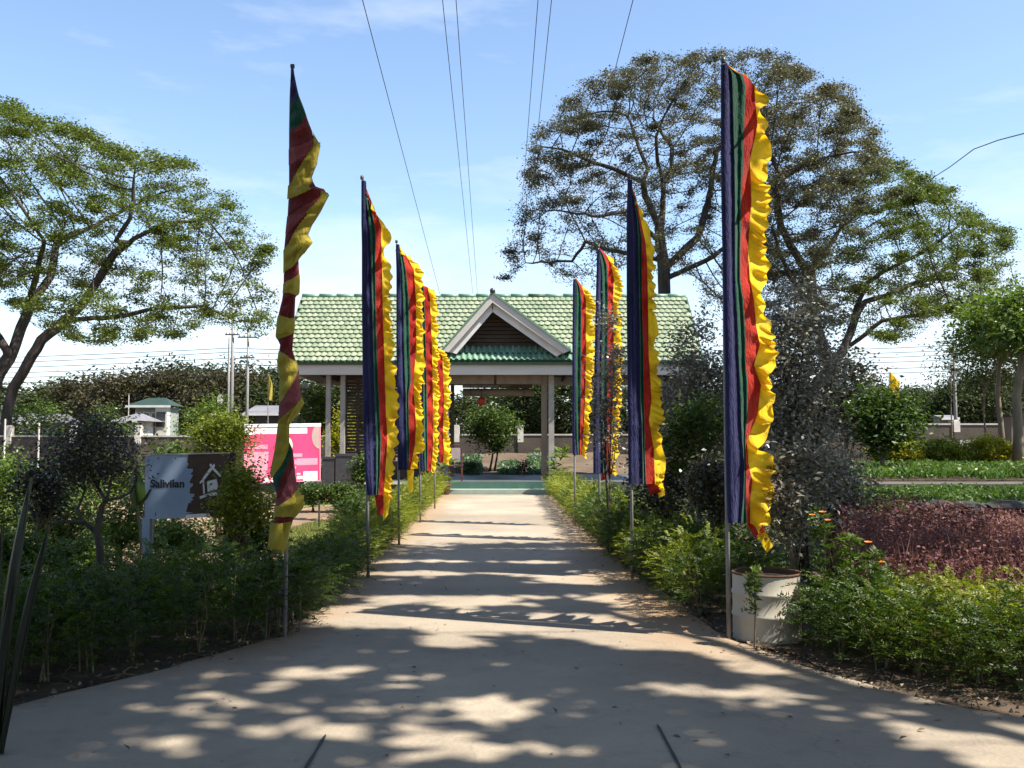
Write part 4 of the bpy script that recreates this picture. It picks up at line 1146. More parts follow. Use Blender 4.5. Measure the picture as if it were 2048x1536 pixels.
tB = [Vector((at(1610, 955, YB).x, YB, -.1))] + px_limb([(1640, 765), (1672, 720), (1700, 690)], YB)
crownB = [(1480, 200), (1560, 120), (1640, 150), (1705, 180), (1722, 215), (1762, 275), (1800, 322), (1870, 365), (1950, 418), (2035, 470), (2030, 530), (1985, 560), (2000, 600), (1940, 640), (1880, 650), (1800, 690), (1760, 690), (1700, 660), (1600, 680), (1500, 640), (1480, 400)]
big_tree('rain_tree', 'broad tree on the right with foliage coloured greener on its lit right side and a leaning dark trunk', 'tree',
    [tB, px_limb([(1700, 690), (1754, 645), (1815, 637), (1863, 617), (1932, 615), (1965, 612)], YB, -3), px_limb([(1690, 700), (1722, 617), (1742, 601), (1787, 585), (1843, 560), (1892, 544), (1924, 524)], YB, 2), px_limb([(1722, 617), (1742, 564), (1771, 540), (1823, 516), (1851, 500), (1900, 460)], YB, -2, 1),
     px_limb([(1660, 735), (1640, 640), (1641, 536), (1690, 472), (1730, 420)], YB, 3), px_limb([(1641, 536), (1580, 440), (1560, 350), (1593, 338), (1641, 314), (1706, 302)], YB, -2, 2), px_limb([(1560, 350), (1545, 280), (1560, 200)], YB, 2), px_limb([(1640, 640), (1560, 560), (1510, 480)], YB, -3)],
    crown_points(crownB, YB, 6500, 6.0, 17, gap=-.05), M['rain_leaf_dull'], 160000, .12, .066, 23, rmax=.42, spread=.22, shell=(tuple(at(1730.0, 790, 46)), (7.31, 6.5, 16.0), 0.34),
    leaf2=M['rain_leaf'], split=lambda P: (P[:, 0] - 15.4) / 3.5 - (P[:, 2] - 10.5) / 7.5)  # paints the lit right side of the crown greener

# the tree over the viewer's shoulder that dapples the near half of the path
K_SUN = Vector((SUN_DIR.x, SUN_DIR.y)) / SUN_DIR.z
GAPS = []                                   # openings shaped into the canopy to lay sun patches at chosen ground spots
for px, py, hw, hh in ((1420, 1288, 250, 24), (1150, 1275, 90, 18), (900, 1292, 85, 16), (1560, 1338, 150, 20), (1330, 1385, 110, 14), (1500, 1400, 130, 16), (1700, 1440, 90, 14), (985, 1420, 95, 24), (900, 1500, 120, 20), (1120, 1515, 130, 18), (555, 1465, 60, 18), (640, 1448, 60, 12), (645, 1356, 80, 15), (545, 1368, 40, 16), (800, 1375, 60, 12), (720, 1345, 50, 9), (1000, 1335, 50, 8),
                       (1200, 1240, 170, 9), (960, 1212, 110, 9), (760, 1228, 70, 8), (1250, 1200, 60, 8), (300, 1500, 90, 12), (1850, 1500, 90, 10), (1390, 1480, 60, 8), (430, 1400, 60, 10)):
    g = ground_at(px, py); GAPS.append((g.x, g.y, 1.2 * hw / F * g.y, 1.3 * max(.14, ground_at(px, py - hh).y - g.y)))
def sunlit(x, y):
    for gx, gy, a_, b_ in GAPS:
        if ((x - gx) / a_) ** 2 + ((y - gy) / b_) ** 2 < 1 + .55 * noise.noise(Vector((x * 2.3, y * 2.3, 1))): return True
    n1 = noise.noise(Vector((x * .55 + 3, y * 1.75, 5))) + .45 * noise.noise(Vector((x * 1.3, y * 4.2, 2)))
    if x < -2.3 and y < 9.3: return n1 > .66
    if -5.2 < x < -3.2 and y < 11.2: return n1 > .8
    if x < -2.3: return n1 > .0
    if x > 2.6 and y < 9: return n1 > -.3
    if x > 2.0: return n1 > -.1
    if y > 15.2: return True
    t_ = max(0, min(1, ((x - 1.7) * -3.3 + (y - 7.84) * 1.26) / (3.3 ** 2 + 1.26 ** 2)))
    if math.hypot(x - 1.7 + 3.3 * t_, y - 7.84 - 1.26 * t_) < .52 + .3 * n1: return True
    if y > 9.0: return n1 > .06
    return n1 > .70
def gaps_kept(P):  # drops canopy leaves that would shade the chosen lit spots
    gx = P[:, 0] - K_SUN.x * P[:, 2]; gy = P[:, 1] - K_SUN.y * P[:, 2]
    inside = (abs(gx) < 9) & (gy > 2.5) & (gy < 18)
    return np.array([not (i and sunlit(x, y)) for i, x, y in zip(inside, gx, gy)])

def overhead_tree(label, seed, cx, cy, ax, ay, z0, z1, trunk, n_pts, n_leaf, hole, keep=None):
    """unseen trees outside the frame, put in to shade the path and block sky"""
    r = np.random.default_rng(seed)
    A = []
    while len(A) < n_pts:
        x, y, z = r.uniform(cx - ax, cx + ax), r.uniform(cy - ay, cy + ay), r.uniform(z0, z1)
        if ((x - cx) / ax) ** 2 + ((y - cy) / ay) ** 2 > 1: continue
        if z < 3.2 + .47 * y and abs(x) < .62 * y + 1: continue          # clear of the view
        if noise.noise(Vector((x * .36, y * .36, 2.0))) < hole: continue
        A.append((x, y, z))
    t = Vector(trunk); top = t + Vector(((cx - t.x) * .15, (cy - t.y) * .15, z0 * .62))
    limbs = [[t, t.lerp(top, .5) + Vector((.15, .1, 0)), top]]
    for k in range(5):
        a = 6.28 * k / 5 + .4
        e = Vector((cx + ax * .55 * math.cos(a), cy + ay * .55 * math.sin(a), z0 + .8)); limbs.append([top, top.lerp(e, .5) + Vector((0, 0, .6)), e])
    big_tree('rain_tree', label, 'tree', limbs, A, M['rain_leaf'], n_leaf, .30, .19, seed, tip=.010, step=.5, kill=.95, spread=.50, tipmax=3.0, rmax=.3, keep=keep)
overhead_tree('spreading tree right of the viewer, outside the frame, shading the front of the path', 31, 7, .8, 10, 13.0, 8.4, 11.8, (10.5, -3.5, -.1), 2000, 130000, -.6, gaps_kept)
overhead_tree('unseen spreading tree added left of the viewer to block sky light', 32, -12, -6, 9, 9, 7.5, 11, (-11, -6, -.1), 900, 30000, -.4)  # unseen, added to block sky and darken the path shade
overhead_tree('unseen spreading tree added behind the viewer to block sky light', 33, 0, -20, 12, 9, 7.5, 11, (-1, -20, -.1), 900, 30000, -.4)  # also unseen, added to cut sky light from behind

# ---------------------------------------------------------------- hedges along the path
hv_dark = [hedge_variant(40 + i, M['hedge_leaf'], h=.80 + .06 * i) for i in range(3)]
hv_lit = [hedge_variant(50 + i, M['hedge_gold_lit'], h=.84 + .05 * i) for i in range(3)]  # sunlit copies of the hedge plants, the light put into leaf colour
used = {}
def put(var, x, y, sc, label, group):
    k = var.name
    place(var, k not in used, x, y, 0, None, sc, label, 'hedge plant', group); used[k] = 1
def along(edge, y):
    ys = [p[1] for p in edge][::-1]; xs = [p[0] for p in edge][::-1]
    return float(np.interp(y, ys, xs))
y = 28.6
while y > 8.0:
    lit_tone = y > 11.5
    v = random.choice(hv_lit if (lit_tone and random.random() < (.95 if y > 15 else .7)) else hv_dark)
    far = y > 16
    put(v, along(EDGE_L, y) - .14 + random.uniform(-.06, .06), y, (1.0, 1.0, random.uniform(.84, 1.02) * (.80 if far else .74)), 'sunlit feathery hedge plant in the row along the left edge of the path' if lit_tone else 'dark feathery hedge plant behind the wound flag on the left', 'hedge plants along the left of the path' if lit_tone else 'shaded hedge plants by the nearest left flag')
    if 15 < y < 20: put(random.choice(hv_dark), along(EDGE_L, y) - .60 + random.uniform(-.08, .08), y + .2, (1.05, 1.05, random.uniform(.68, .82)), 'feathery hedge plant in the back row left of the path', 'back row of hedge plants left of the path')
    y -= .43 if y < 18 else .5
front_l = [(-1.98, 7.75), (-2.25, 7.35), (-2.5, 7.05), (-2.75, 6.75), (-3.0, 6.45), (-3.25, 6.15), (-3.5, 5.85), (-3.75, 5.6), (-4.1, 5.3), (-4.5, 5.0)]
for i, (x, y) in enumerate(front_l):
    for k in range(3):
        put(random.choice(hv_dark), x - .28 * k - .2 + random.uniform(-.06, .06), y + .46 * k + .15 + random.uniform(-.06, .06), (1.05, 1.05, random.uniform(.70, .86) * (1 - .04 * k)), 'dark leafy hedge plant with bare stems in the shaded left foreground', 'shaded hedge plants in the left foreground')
y = 28.8
while y > 8.7:
    lit_tone = random.random() < (.8 if y > 13 else .55)
    v = random.choice(hv_lit if lit_tone else hv_dark)
    put(v, along(EDGE_R, y) + .14 + random.uniform(-.06, .06), y, (1.0, 1.0, random.uniform(.82, 1.04) * (.84 if y > 18 else .80)), 'yellow-green feathery hedge plant in the row along the right edge of the path', 'hedge plants along the right of the path')
    if y < 22: put(random.choice(hv_dark + hv_lit[:1]), along(EDGE_R, y) + .66 + random.uniform(-.1, .1), y + .15, (1.1, 1.1, random.uniform(.66, .86)), 'feathery hedge plant in the back row right of the path', 'back row of hedge plants right of the path')
    y -= .45
front_r = [(2.46, 7.3), (2.56, 7.0), (2.75, 6.75), (3.02, 6.5), (3.3, 6.3), (3.6, 6.15), (3.95, 6.05), (4.3, 5.95)]
for i, (x, y) in enumerate(front_r):
    for k in range(3):  # dark copies in the front row paint the hedge's shaded lower side
        put(random.choice(hv_dark if k == 0 or i < 2 else hv_lit), x + .16 * k + random.uniform(-.06, .06), y + .38 * k + random.uniform(-.06, .06), (1.05, 1.05, random.uniform(.58, .69) * (1 + .02 * k) * (1.12 if i > 5 else 1)), 'thick hedge plant with sunlit yellow-green top right of the white drum', 'hedge plants in the right foreground')

# ---------------------------------------------------------------- planter, silvery shrubs, flowers on the right
YD = 8.05
dc = at(1533, 1200, YD)
drum = empty('drum_planter', (dc.x, YD, 0), 'white painted cut-down drum planter with a rusty rim beside the nearest right flag', 'planter')
mb = MB(); R0 = .272
prof = [(R0 - .01, 0), (R0 + .004, .012), (R0, .03), (R0, .185), (R0 + .008, .20), (R0 + .008, .215), (R0, .23), (R0, .36), (R0 + .008, .375), (R0 + .008, .39), (R0, .405), (R0, .535)]
mb.lathe(prof, (dc.x, YD, 0), 40); mb.build('body', M['drum'], drum, smooth=True)
mb = MB(); mb.lathe([(R0 + .002, .528), (R0 + .009, .534), (R0 + .006, .546), (R0 - .008, .546), (R0 - .013, .536)], (dc.x, YD, 0), 40); mb.build('rim', M['rust_and_shade'], drum, smooth=True)
mb = MB(); mb.lathe([(R0 - .006, .54), (R0 - .008, .48)], (dc.x, YD, 0), 40); mb.build('inner_wall', M['rust_and_shade'], drum, smooth=True)  # rust colour darkens the inside to read as shade
mb = MB(); mb.lathe([(.0, .515), (.14, .512), (R0 - .009, .495)], (dc.x, YD, 0), 24); mb.build('soil', M['bed'], drum)

def pxshrub(name, label, cat, x0, x1, ytop, ybot, Y, n, L, W, leaf, bz=0.0, **kw):
    """bush whose foliage fills the pixel box at depth Y; it stands at height bz"""
    c = at((x0 + x1) / 2, ytop, Y); b = at((x0 + x1) / 2, ybot, Y)
    rx = (x1 - x0) / 2 / F * Y
    ry = kw.pop('ry', rx * .8)
    return shrub(name, label, cat, (c.x, Y, bz), rx, ry, b.z - bz, c.z - bz, n, L, W, leaf, **kw)

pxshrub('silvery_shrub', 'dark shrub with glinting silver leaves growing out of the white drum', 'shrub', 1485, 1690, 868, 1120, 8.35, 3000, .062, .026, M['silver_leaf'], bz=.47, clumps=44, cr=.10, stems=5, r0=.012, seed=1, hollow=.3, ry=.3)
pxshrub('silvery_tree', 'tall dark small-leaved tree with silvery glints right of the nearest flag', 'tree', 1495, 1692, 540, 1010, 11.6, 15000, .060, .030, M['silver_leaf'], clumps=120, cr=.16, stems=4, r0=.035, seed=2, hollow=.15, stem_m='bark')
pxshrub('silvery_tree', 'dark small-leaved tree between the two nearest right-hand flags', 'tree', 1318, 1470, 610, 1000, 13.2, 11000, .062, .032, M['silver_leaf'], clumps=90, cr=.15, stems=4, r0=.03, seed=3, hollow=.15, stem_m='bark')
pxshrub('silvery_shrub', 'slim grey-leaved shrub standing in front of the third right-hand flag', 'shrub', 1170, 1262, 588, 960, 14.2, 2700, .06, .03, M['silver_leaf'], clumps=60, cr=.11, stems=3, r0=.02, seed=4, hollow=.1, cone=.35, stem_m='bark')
pxshrub('leafy_shrub', 'green leafy shrub low between the second and nearest right flags', 'shrub', 1330, 1445, 790, 960, 12.3, 3200, .07, .035, M['bush_leaf'], clumps=36, cr=.13, stems=4, seed=5, hollow=.3)
pxshrub('leafy_shrub', 'dark undergrowth bush below the silvery tree behind the drum', 'shrub', 1590, 1720, 900, 1080, 10.4, 4200, .055, .025, M['silver_leaf'], clumps=46, cr=.13, stems=5, seed=6, hollow=.3)
pxshrub('leafy_shrub', 'dark bush filling the gap behind the second right-hand flag', 'shrub', 1250, 1420, 870, 1060, 12.9, 4200, .06, .03, M['dark_leaf'], clumps=46, cr=.15, stems=5, seed=7, hollow=.2)
pxshrub('green_shrub', 'big bright green glossy shrub on the terrace beside the silvery tree', 'shrub', 1680, 1842, 778, 905, 20.5, 6500, .13, .05, M['bush_leaf'], bz=.9, clumps=60, cr=.2, stems=5, r0=.03, seed=8, hollow=.3)
pxshrub('leafy_shrub', 'dull green bush behind the silvery tree, left of the bright green shrub', 'shrub', 1610, 1760, 690, 900, 23, 4600, .12, .06, M['dark_leaf'], bz=.9, clumps=60, cr=.26, stems=5, r0=.03, seed=9, hollow=.3)
# tall flowering weeds and a staked seedling by the drum
def upright_plant(name, label, px, ybase, ytop, Y, leaf, n, L, W, spread, flowers=0, seed=0, bare=.35, cat='plant'):
    r = np.random.default_rng(seed + 900)
    b = Vector((at(px, ybase, Y).x, Y, 0)); top = at(px, ytop, Y); h = top.z
    root = empty(name, b, label, cat)
    mb = MB(); mb.tube([b - Vector((0, 0, .03)), b.lerp(top, .5) + Vector((.01, 0, 0)), top], [.007, .006, .003], 5); mb.build('stem', M['stem'], root)
    t = bare + (1 - bare) * r.random(n) ** .8
    P = np.array([[b.x, b.y, h * k] for k in t]) ; a = r.uniform(0, 6.28, n)
    D = np.stack([np.cos(a), np.sin(a), .25 + .3 * r.random(n)], 1)
    V = spray_quads(P, D, spread * r.uniform(.6, 1.1, n) * (1.15 - .6 * t), 4, L, W, r)
    link_mesh('foliage', quads_mesh('foliage', V), leaf, root)
    if flowers:
        Q = np.array([[b.x, b.y, h]]) + r.normal(size=(flowers, 3)) * np.array([.06, .06, .05])
        for q in Q:
            V = leaf_quads(np.repeat(q[None], 9, 0), np.stack([np.cos(np.arange(9) * .7), np.sin(np.arange(9) * .7) - .4, np.full(9, .25)], 1), np.tile([0, -.5, 1.0], (9, 1)), .034, .02, .1, r)
            o = link_mesh('flower', quads_mesh('flower', V), M['flower'], root); o['kind'] = 'stuff'
    return root
upright_plant('seedling', 'small staked seedling standing in front of the white drum', 1508, 1290, 1140, 7.55, M['bright_leaf'], 46, .05, .018, .10, seed=1, bare=.42)
upright_plant('marigold', 'tall feathery plant with orange flowers beside the burgundy bed', 1648, 1290, 1022, 7.9, M['bush_leaf'], 60, .06, .018, .18, 3, 2, .3)
upright_plant('marigold', 'tall feathery plant without open flowers just right of the orange-flowered one', 1700, 1290, 1070, 7.7, M['bright_leaf'], 60, .06, .018, .20, 0, 3, .3)
upright_plant('marigold', 'ferny plant with small orange blooms at the foot of the burgundy bed', 1750, 1290, 1105, 7.5, M['bush_leaf'], 70, .06, .018, .2, 2, 4, .25)
upright_plant('seedling', 'thin bare-stemmed seedling at the foot of the nearest left flag', 598, 1262, 1130, 8.2, M['hedge_leaf'], 40, .05, .018, .12, seed=5, bare=.6)
upright_plant('seedling', 'thin bare-stemmed seedling just left of the nearest left flag pole', 532, 1275, 1120, 8.0, M['hedge_leaf'], 40, .05, .018, .12, seed=6, bare=.6)

def scatter(name, poly, n, zf, leaf, L, W, up=.3, vertical=False, seed=0, hz=.2, label=None, slope=None):
    """cover of small plants over a ground polygon (world x, y)"""
    r = np.random.default_rng(seed + 500)
    xs, ys = zip(*poly); P = np.empty((0, 2))
    while len(P) < n:
        q = np.stack([r.uniform(min(xs), max(xs), n), r.uniform(min(ys), max(ys), n)], 1)
        P = np.concatenate([P, q[in_poly(q[:, 0], q[:, 1], poly)]])
    P = P[:n]
    z = np.array([zf(x, y) for x, y in P])
    h = r.uniform(0, 1, n) * hz
    Q = np.stack([P[:, 0], P[:, 1], z + h], 1)
    if vertical:
        D = r.normal(size=(n, 3)) * .42; D[:, 2] = 1
        N = r.normal(size=(n, 3)); N[:, 2] *= .2
        V = leaf_quads(Q, D, N, L * r.uniform(.5, 1.3, n), W, .04, r)
    else: V = leaf_cloud(Q, L, W, up, 0, r)
    return tag(link_mesh(name, quads_mesh(name, V), leaf), kind='stuff')

col = lambda px, Y: (px - 1024) / F * Y
hump = lambda x, y, a=.1: a * (noise.noise(Vector((x * 1.1, y * 1.1, 3))) + .4 * noise.noise(Vector((x * 3.1, y * 3.1, 8))))
# burgundy bed: upright reddish stems and leaves, a waist-high mass
bpoly = [(col(1665, 8.0), 8.0), (col(2350, 7.4), 7.4), (col(2350, 10.4), 10.4), (col(1900, 10.6), 10.6), (col(1680, 11.2), 11.2)]
bh = lambda x, y: min(1.0, max(.5, .64 + (y - 7.6) * .13)) 
scatter('burgundy_foliage', bpoly, 42000, lambda x, y: random.random() ** .7 * (.80 + hump(x, y, .22)) * bh(x, y) * (1.22 - .07 * max(0, x - 3.6)), M['red_leaf'], .042, .020, seed=1, hz=.05)
scatter('burgundy_stems', bpoly, 4200, lambda x, y: .30 * bh(x, y), M['red_leaf'], .42, .006, vertical=True, seed=2, hz=.3)
# dry stone edging of the terrace
def edging():
    root = empty('stone_edging', (6.3, 11.8, 0), 'row of dark rough stones stacked along the front of the right-hand terrace', 'edging')
    r = np.random.default_rng(44)
    for lay, z0 in ((0, .42), (1, .50), (2, .58), (3, .66), (4, .73), (5, .80)):
        x = col(1800, 11.8) + abs(r.normal()) * .3
        while x < 9.5:
            w = r.uniform(.2, .6); h = r.uniform(.07, .12)
            bm_pts = []
            mb = MB(); n = 8; rings = []
            for k in range(5):
                t = k / 4 - .5; rr = math.sqrt(max(.05, 1 - (2 * t) ** 2 * .8))
                rings.append([(t * w, math.cos(2 * math.pi * j / n) * .17 * rr * r.uniform(.85, 1.12), math.sin(2 * math.pi * j / n) * h * .55 * rr * r.uniform(.85, 1.12)) for j in range(n)])
            mb.grid(rings, closed=True); mb.f.append(tuple(range(n))); mb.m.append(0); mb.f.append(tuple(4 * n + q for q in reversed(range(n)))); mb.m.append(0)
            me = mb.mesh('stone'); me.materials.append(M['stone'])
            add_obj('stone', me, root, (x + w / 2 - 6.3, r.uniform(-.05, .05), z0 + h * .4), (r.uniform(-.15, .15), r.uniform(-.09, .09), r.uniform(-.3, .3)))
            x += w * .97
edging()
scatter('ground_cover', [(col(1690, 12.2), 12.2), (col(2300, 12.2), 12.2), (col(2300, 16.8), 16.8), (col(1668, 16.8), 16.8)], 17000, lambda x, y: .70 + .05 * hump(x, y, 1), M['cover_leaf'], .085, .026, vertical=True, seed=3, hz=.10)
scatter('ground_cover', [(col(1668, 18.2), 18.2), (col(2300, 18.2), 18.2), (col(2300, 24.5), 24.5), (col(1668, 24.5), 24.5)], 20000, lambda x, y: .90 + .06 * hump(x, y, 1), M['cover_leaf'], .12, .034, vertical=True, seed=4, hz=.13)
scatter('garden_weeds', [(2.3, 8.6), (4.6, 8.6), (6.2, 14), (6.4, 28), (2.0, 28), (2.1, 14)], 15000, lambda x, y: .01, M['bush_leaf'], .08, .03, seed=21, hz=.35)
pxshrub('leafy_shrub', 'low dull bush just behind the hedge left of the nearest right flag', 'shrub', 1385, 1475, 900, 1050, 10.6, 3400, .06, .028, M['dark_leaf'], clumps=40, cr=.11, stems=5, seed=65, hollow=.2)
pxshrub('leafy_shrub', 'leafy bush on the near side of the terrace corner, left of the burgundy bed', 'shrub', 1640, 1725, 930, 1050, 11.4, 3000, .06, .028, M['bush_leaf'], clumps=40, cr=.11, stems=5, seed=66, hollow=.2)
scatter('ground_cover', [(col(1690, 12.2), 12.2), (col(2300, 12.2), 12.2), (col(2300, 16.8), 16.8), (col(1668, 16.8), 16.8)], 9000, lambda x, y: .74 + .07 * hump(x, y, 1), M['bush_leaf'], .075, .036, seed=31, hz=.12)
scatter('ground_cover', [(col(1668, 18.2), 18.2), (col(2300, 18.2), 18.2), (col(2300, 24.5), 24.5), (col(1668, 24.5), 24.5)], 11000, lambda x, y: .96 + .09 * hump(x, y, 1), M['bright_leaf'], .10, .05, seed=32, hz=.15)
# clipped golden hedge blocks on the terrace
for x0, x1, yt, lab, sd in ((1738, 1842, 874, 'left clipped golden hedge block on the terrace, under the bright green shrub', 1), (1842, 1935, 881, 'middle dark-fronted clipped hedge block on the terrace', 2), (1925, 2025, 877, 'right clipped golden hedge block on the terrace, beside the two slim trunks', 3)):
    pxshrub('clipped_hedge', lab, 'hedge', x0, x1, yt, 934, 25.6, 6500, .085, .045, M['yellow_leaf'] if sd != 2 else M['hedge_gold_lit'], bz=.88, clumps=90, cr=.12, stems=6, r0=.02, seed=20 + sd, hollow=.5, ry=.7)
# two slim trees and a canopy at the right edge
def slim_tree(label, px, Y, w, crown_box, n, seed, bz=.9, lean=0.0, L=.16, leaf='bright_leaf', cl=40, cr=.35, ry=1.5):
    b = Vector((at(px, 930, Y).x, Y, bz - .05)); x0, x1, yt, yb = crown_box
    t_ = at((x0 + x1) / 2, (yt * .6 + yb * .4), Y)
    root = empty('slim_tree', b, label, 'tree')
    r = np.random.default_rng(seed)
    mid = b.lerp(Vector((t_.x, Y, t_.z)), .5); mid.x = b.x + lean
    top = Vector((b.x * .5 + t_.x * .5, Y, t_.z))
    mb = MB(); mb.tube([b, b.lerp(mid, .5) + Vector((.02, 0, 0)), mid, mid.lerp(top, .6), top], [w, w * .8, w * .72, w * .55, w * .2], 9)
    c0, c1 = at(x0, yt, Y), at(x1, yb, Y)
    u = unit(r.normal(size=(cl, 3))) * (r.uniform(.2, 1, cl) ** .5)[:, None]
    C = u * np.array([(c1.x - c0.x) / 2, ry, (c0.z - c1.z) / 2]) * .9 + np.array([(c0.x + c1.x) / 2, Y, (c0.z + c1.z) / 2])
    for k in range(0, cl, 2):
        s = mid.lerp(top, r.uniform(.2, .95)); e = Vector(C[k]); mb.tube([s, s.lerp(e, .5) + Vector((0, 0, .15)), e], [w * .28, w * .16, w * .06], 5, False)
    mb.build('trunk', M['bark_pale'], root, smooth=True)
    P = C[r.choice(cl, n)] + r.normal(size=(n, 3)) * cr * np.array([1, 1, .6])
    link_mesh('crown', quads_mesh('crown', leaf_cloud(P, L, L * .45, .8, .15, r)), M[leaf], root)
slim_tree('slim tree with a smooth pale-edged trunk, left of the pair at the right edge', 2008, 27.5, .095, (1925, 2090, 580, 725), 6500, 61, lean=-.12)
slim_tree('thicker slim tree at the right edge in front of the gate pillar', 2036, 25, .15, (1985, 2190, 575, 735), 7500, 62, lean=.02)
slim_tree('spindly young tree with sparse foliage behind the golden hedge', 1971, 30, .035, (1890, 2070, 640, 820), 4200, 63, L=.13, cr=.42, leaf='far_leaf')
slim_tree('very thin young tree with a wispy crown near the far pole', 1905, 34, .03, (1870, 1940, 655, 800), 900, 64, L=.12, cr=.3, leaf='far_leaf')
g0, g1 = at(2022, 832, 29), at(2075, 925, 29)
t = empty('gate_pillar', ((g0.x + g1.x) / 2, 29, .9), 'square buff gate pillar behind the slim trees at the right edge', 'pillar')
mb = MB(); mb.box(g0.x, g1.x, 29, 29.8, .88, g0.z); mb.build('shaft', M['timber_pale'], t)
mb = MB(); mb.box(g0.x - .08, g1.x + .08, 28.92, 29.88, g0.z + .002, g0.z + .07); mb.build('cap', M['timber'], t)

# ---------------------------------------------------------------- left garden
pxshrub('dark_shrub', 'dark wind-shaped small-leaved shrub with bent bare branches, left of the sign', 'shrub', 92, 282, 822, 985, 8.7, 8500, .034, .019, M['dark_leaf'], clumps=60, cr=.125, stems=0, seed=30, hollow=.3, ry=.42)
ds = [o for o in COL.objects if o.name.startswith('dark_shrub')][0]
mb = MB()
q = lambda x, y, d=0: at(x, y, 8.7 + d)
mb.tube([Vector((q(207, 1180).x, 8.7, -.03)), q(200, 1095), q(194, 1060), q(205, 1010), q(216, 998)], [.040, .034, .030, .024, .02], 7)
for pts, r0 in (([(198, 1070), (170, 1045), (125, 1042), (100, 1050)], .022), ([(165, 1044), (155, 1020), (172, 975), (150, 945)], .016), ([(214, 1000), (240, 996), (262, 985), (275, 955)], .014), ([(212, 1002), (196, 975), (180, 950), (165, 900)], .016), ([(214, 998), (222, 960), (232, 900)], .014), ([(172, 978), (140, 960), (110, 930)], .011), ([(196, 975), (205, 930), (200, 870)], .010)):
    mb.tube([q(x, y, .12 * math.sin(i * 1.7 + r0 * 300)) for i, (x, y) in enumerate(pts)], [r0, r0 * .85, r0 * .65, r0 * .35][:len(pts)], 6)
mb.build('trunk', M['bark'], ds, smooth=True)
pxshrub('dark_shrub', 'dark drooping bush at the far left behind the sword leaves', 'shrub', 40, 130, 930, 1040, 8.9, 2600, .045, .022, M['dark_leaf'], clumps=34, cr=.09, stems=3, seed=31, hollow=.2)
pxshrub('leafy_shrub', 'light green bush at the far left edge under the perimeter wall', 'shrub', -60, 70, 900, 1080, 13, 5200, .07, .034, M['bright_leaf'], clumps=50, cr=.17, stems=5, seed=32, hollow=.3)
pxshrub('leafy_shrub', 'pale speckled bush behind the dark shrub, its leaves catching the sun', 'shrub', 60, 190, 960, 1100, 11.4, 4200, .06, .03, M['bright_leaf'], clumps=46, cr=.15, stems=5, seed=33, hollow=.3)
pxshrub('leafy_shrub', 'sparse sunlit bush just left of the sign post', 'shrub', 195, 292, 985, 1095, 10.9, 2300, .055, .027, M['bright_leaf'], clumps=34, cr=.12, stems=5, seed=34, hollow=.3)
pxshrub('leafy_shrub', 'bright green bush directly below the sign board', 'shrub', 296, 412, 1036, 1128, 10.6, 3200, .05, .026, M['bright_leaf'], clumps=36, cr=.11, stems=5, seed=35, hollow=.3)
pxshrub('round_bush', 'round yellow-green bush rising behind the sign', 'shrub', 385, 502, 812, 945, 15.5, 6500, .06, .022, M['hedge_gold_lit'], clumps=60, cr=.13, stems=4, seed=36, hollow=.3)
pxshrub('round_bush', 'loose bush with reddish shoots at the right end of the sign', 'shrub', 432, 545, 918, 1085, 9.75, 5200, .045, .022, M['hedge_gold_lit'], clumps=64, cr=.095, stems=6, seed=37, hollow=.2, ry=.22, extra=(40, .05, M['red_leaf'], 'red_shoots'))
pxshrub('leafy_shrub', 'pale green bush standing in front of the wall behind the round bush', 'shrub', 395, 470, 798, 880, 19, 1800, .08, .04, M['bright_leaf'], clumps=28, cr=.16, stems=4, seed=38)
for x0, x1, lab, sd in ((598, 655, 'left half of the low clipped hedge in front of the pink notice board', 39), (650, 712, 'right half of the low clipped hedge in front of the planter boxes', 40)):
    pxshrub('clipped_hedge', lab, 'hedge', x0, x1, 968, 1008, 22.2, 4600, .06, .034, M['bush_leaf'], clumps=60, cr=.09, stems=5, seed=sd, hollow=.4, ry=.35)
pxshrub('round_bush', 'small bush with reddish base in front of the slatted screen', 'shrub', 705, 745, 905, 975, 26, 1800, .09, .045, M['bush_leaf'], clumps=24, cr=.12, stems=4, seed=41)
pxshrub('young_tree', 'young light green tree behind the pink notice board', 'tree', 590, 652, 770, 880, 33, 1700, .16, .07, M['bright_leaf'], clumps=26, cr=.26, stems=2, r0=.04, seed=42)
pxshrub('leafy_shrub', 'yellow-leaved shrub seen between the two left pavilion posts', 'shrub', 655, 700, 815, 925, 38.5, 1700, .17, .08, M['yellow_leaf'], clumps=30, cr=.28, stems=4, seed=43, bz=.4)
def rosette(name, label, base, n, L, W, leaf, seed, up=.6, curve=.3):
    r = np.random.default_rng(seed + 70); b = Vector(base)
    root = empty(name, b, label, 'plant'); mb = MB()
    for k in range(n):
        a = 2.4 * k + r.uniform(-.2, .2); el = r.uniform(.25, 1.0) * up + .15
        ln = L * r.uniform(.75, 1.1); P = []
        d = Vector((math.cos(a) * math.cos(el), math.sin(a) * math.cos(el), math.sin(el))); sd_ = Vector((-math.sin(a), math.cos(a), 0)); u_ = sd_.cross(d) * -1
        for i in range(6):
            t = i / 5; c = b + d * ln * t - Vector((0, 0, 1)) * curve * ln * t * t
            w = W * (.7 + 1.1 * t) * (1 - t) ** .6 if t < 1 else 0
            P.append([c - sd_ * w, c + u_ * w * -.35, c + sd_ * w])
        mb.grid(P)
    mb.build('leaf', leaf, root, smooth=True); return root
b = at(398, 1130, 9.4); rosette('cycad', 'spiky low palm-like plant below the right end of the sign', (b.x, 9.4, .28), 26, .42, .018, M['dark_leaf'], 1)
b = at(128, 1150, 8.0); rosette('bromeliad', 'spiky rosette plant under the dark shrub', (b.x, 8.0, .30), 24, .36, .026, M['dark_leaf'], 2)
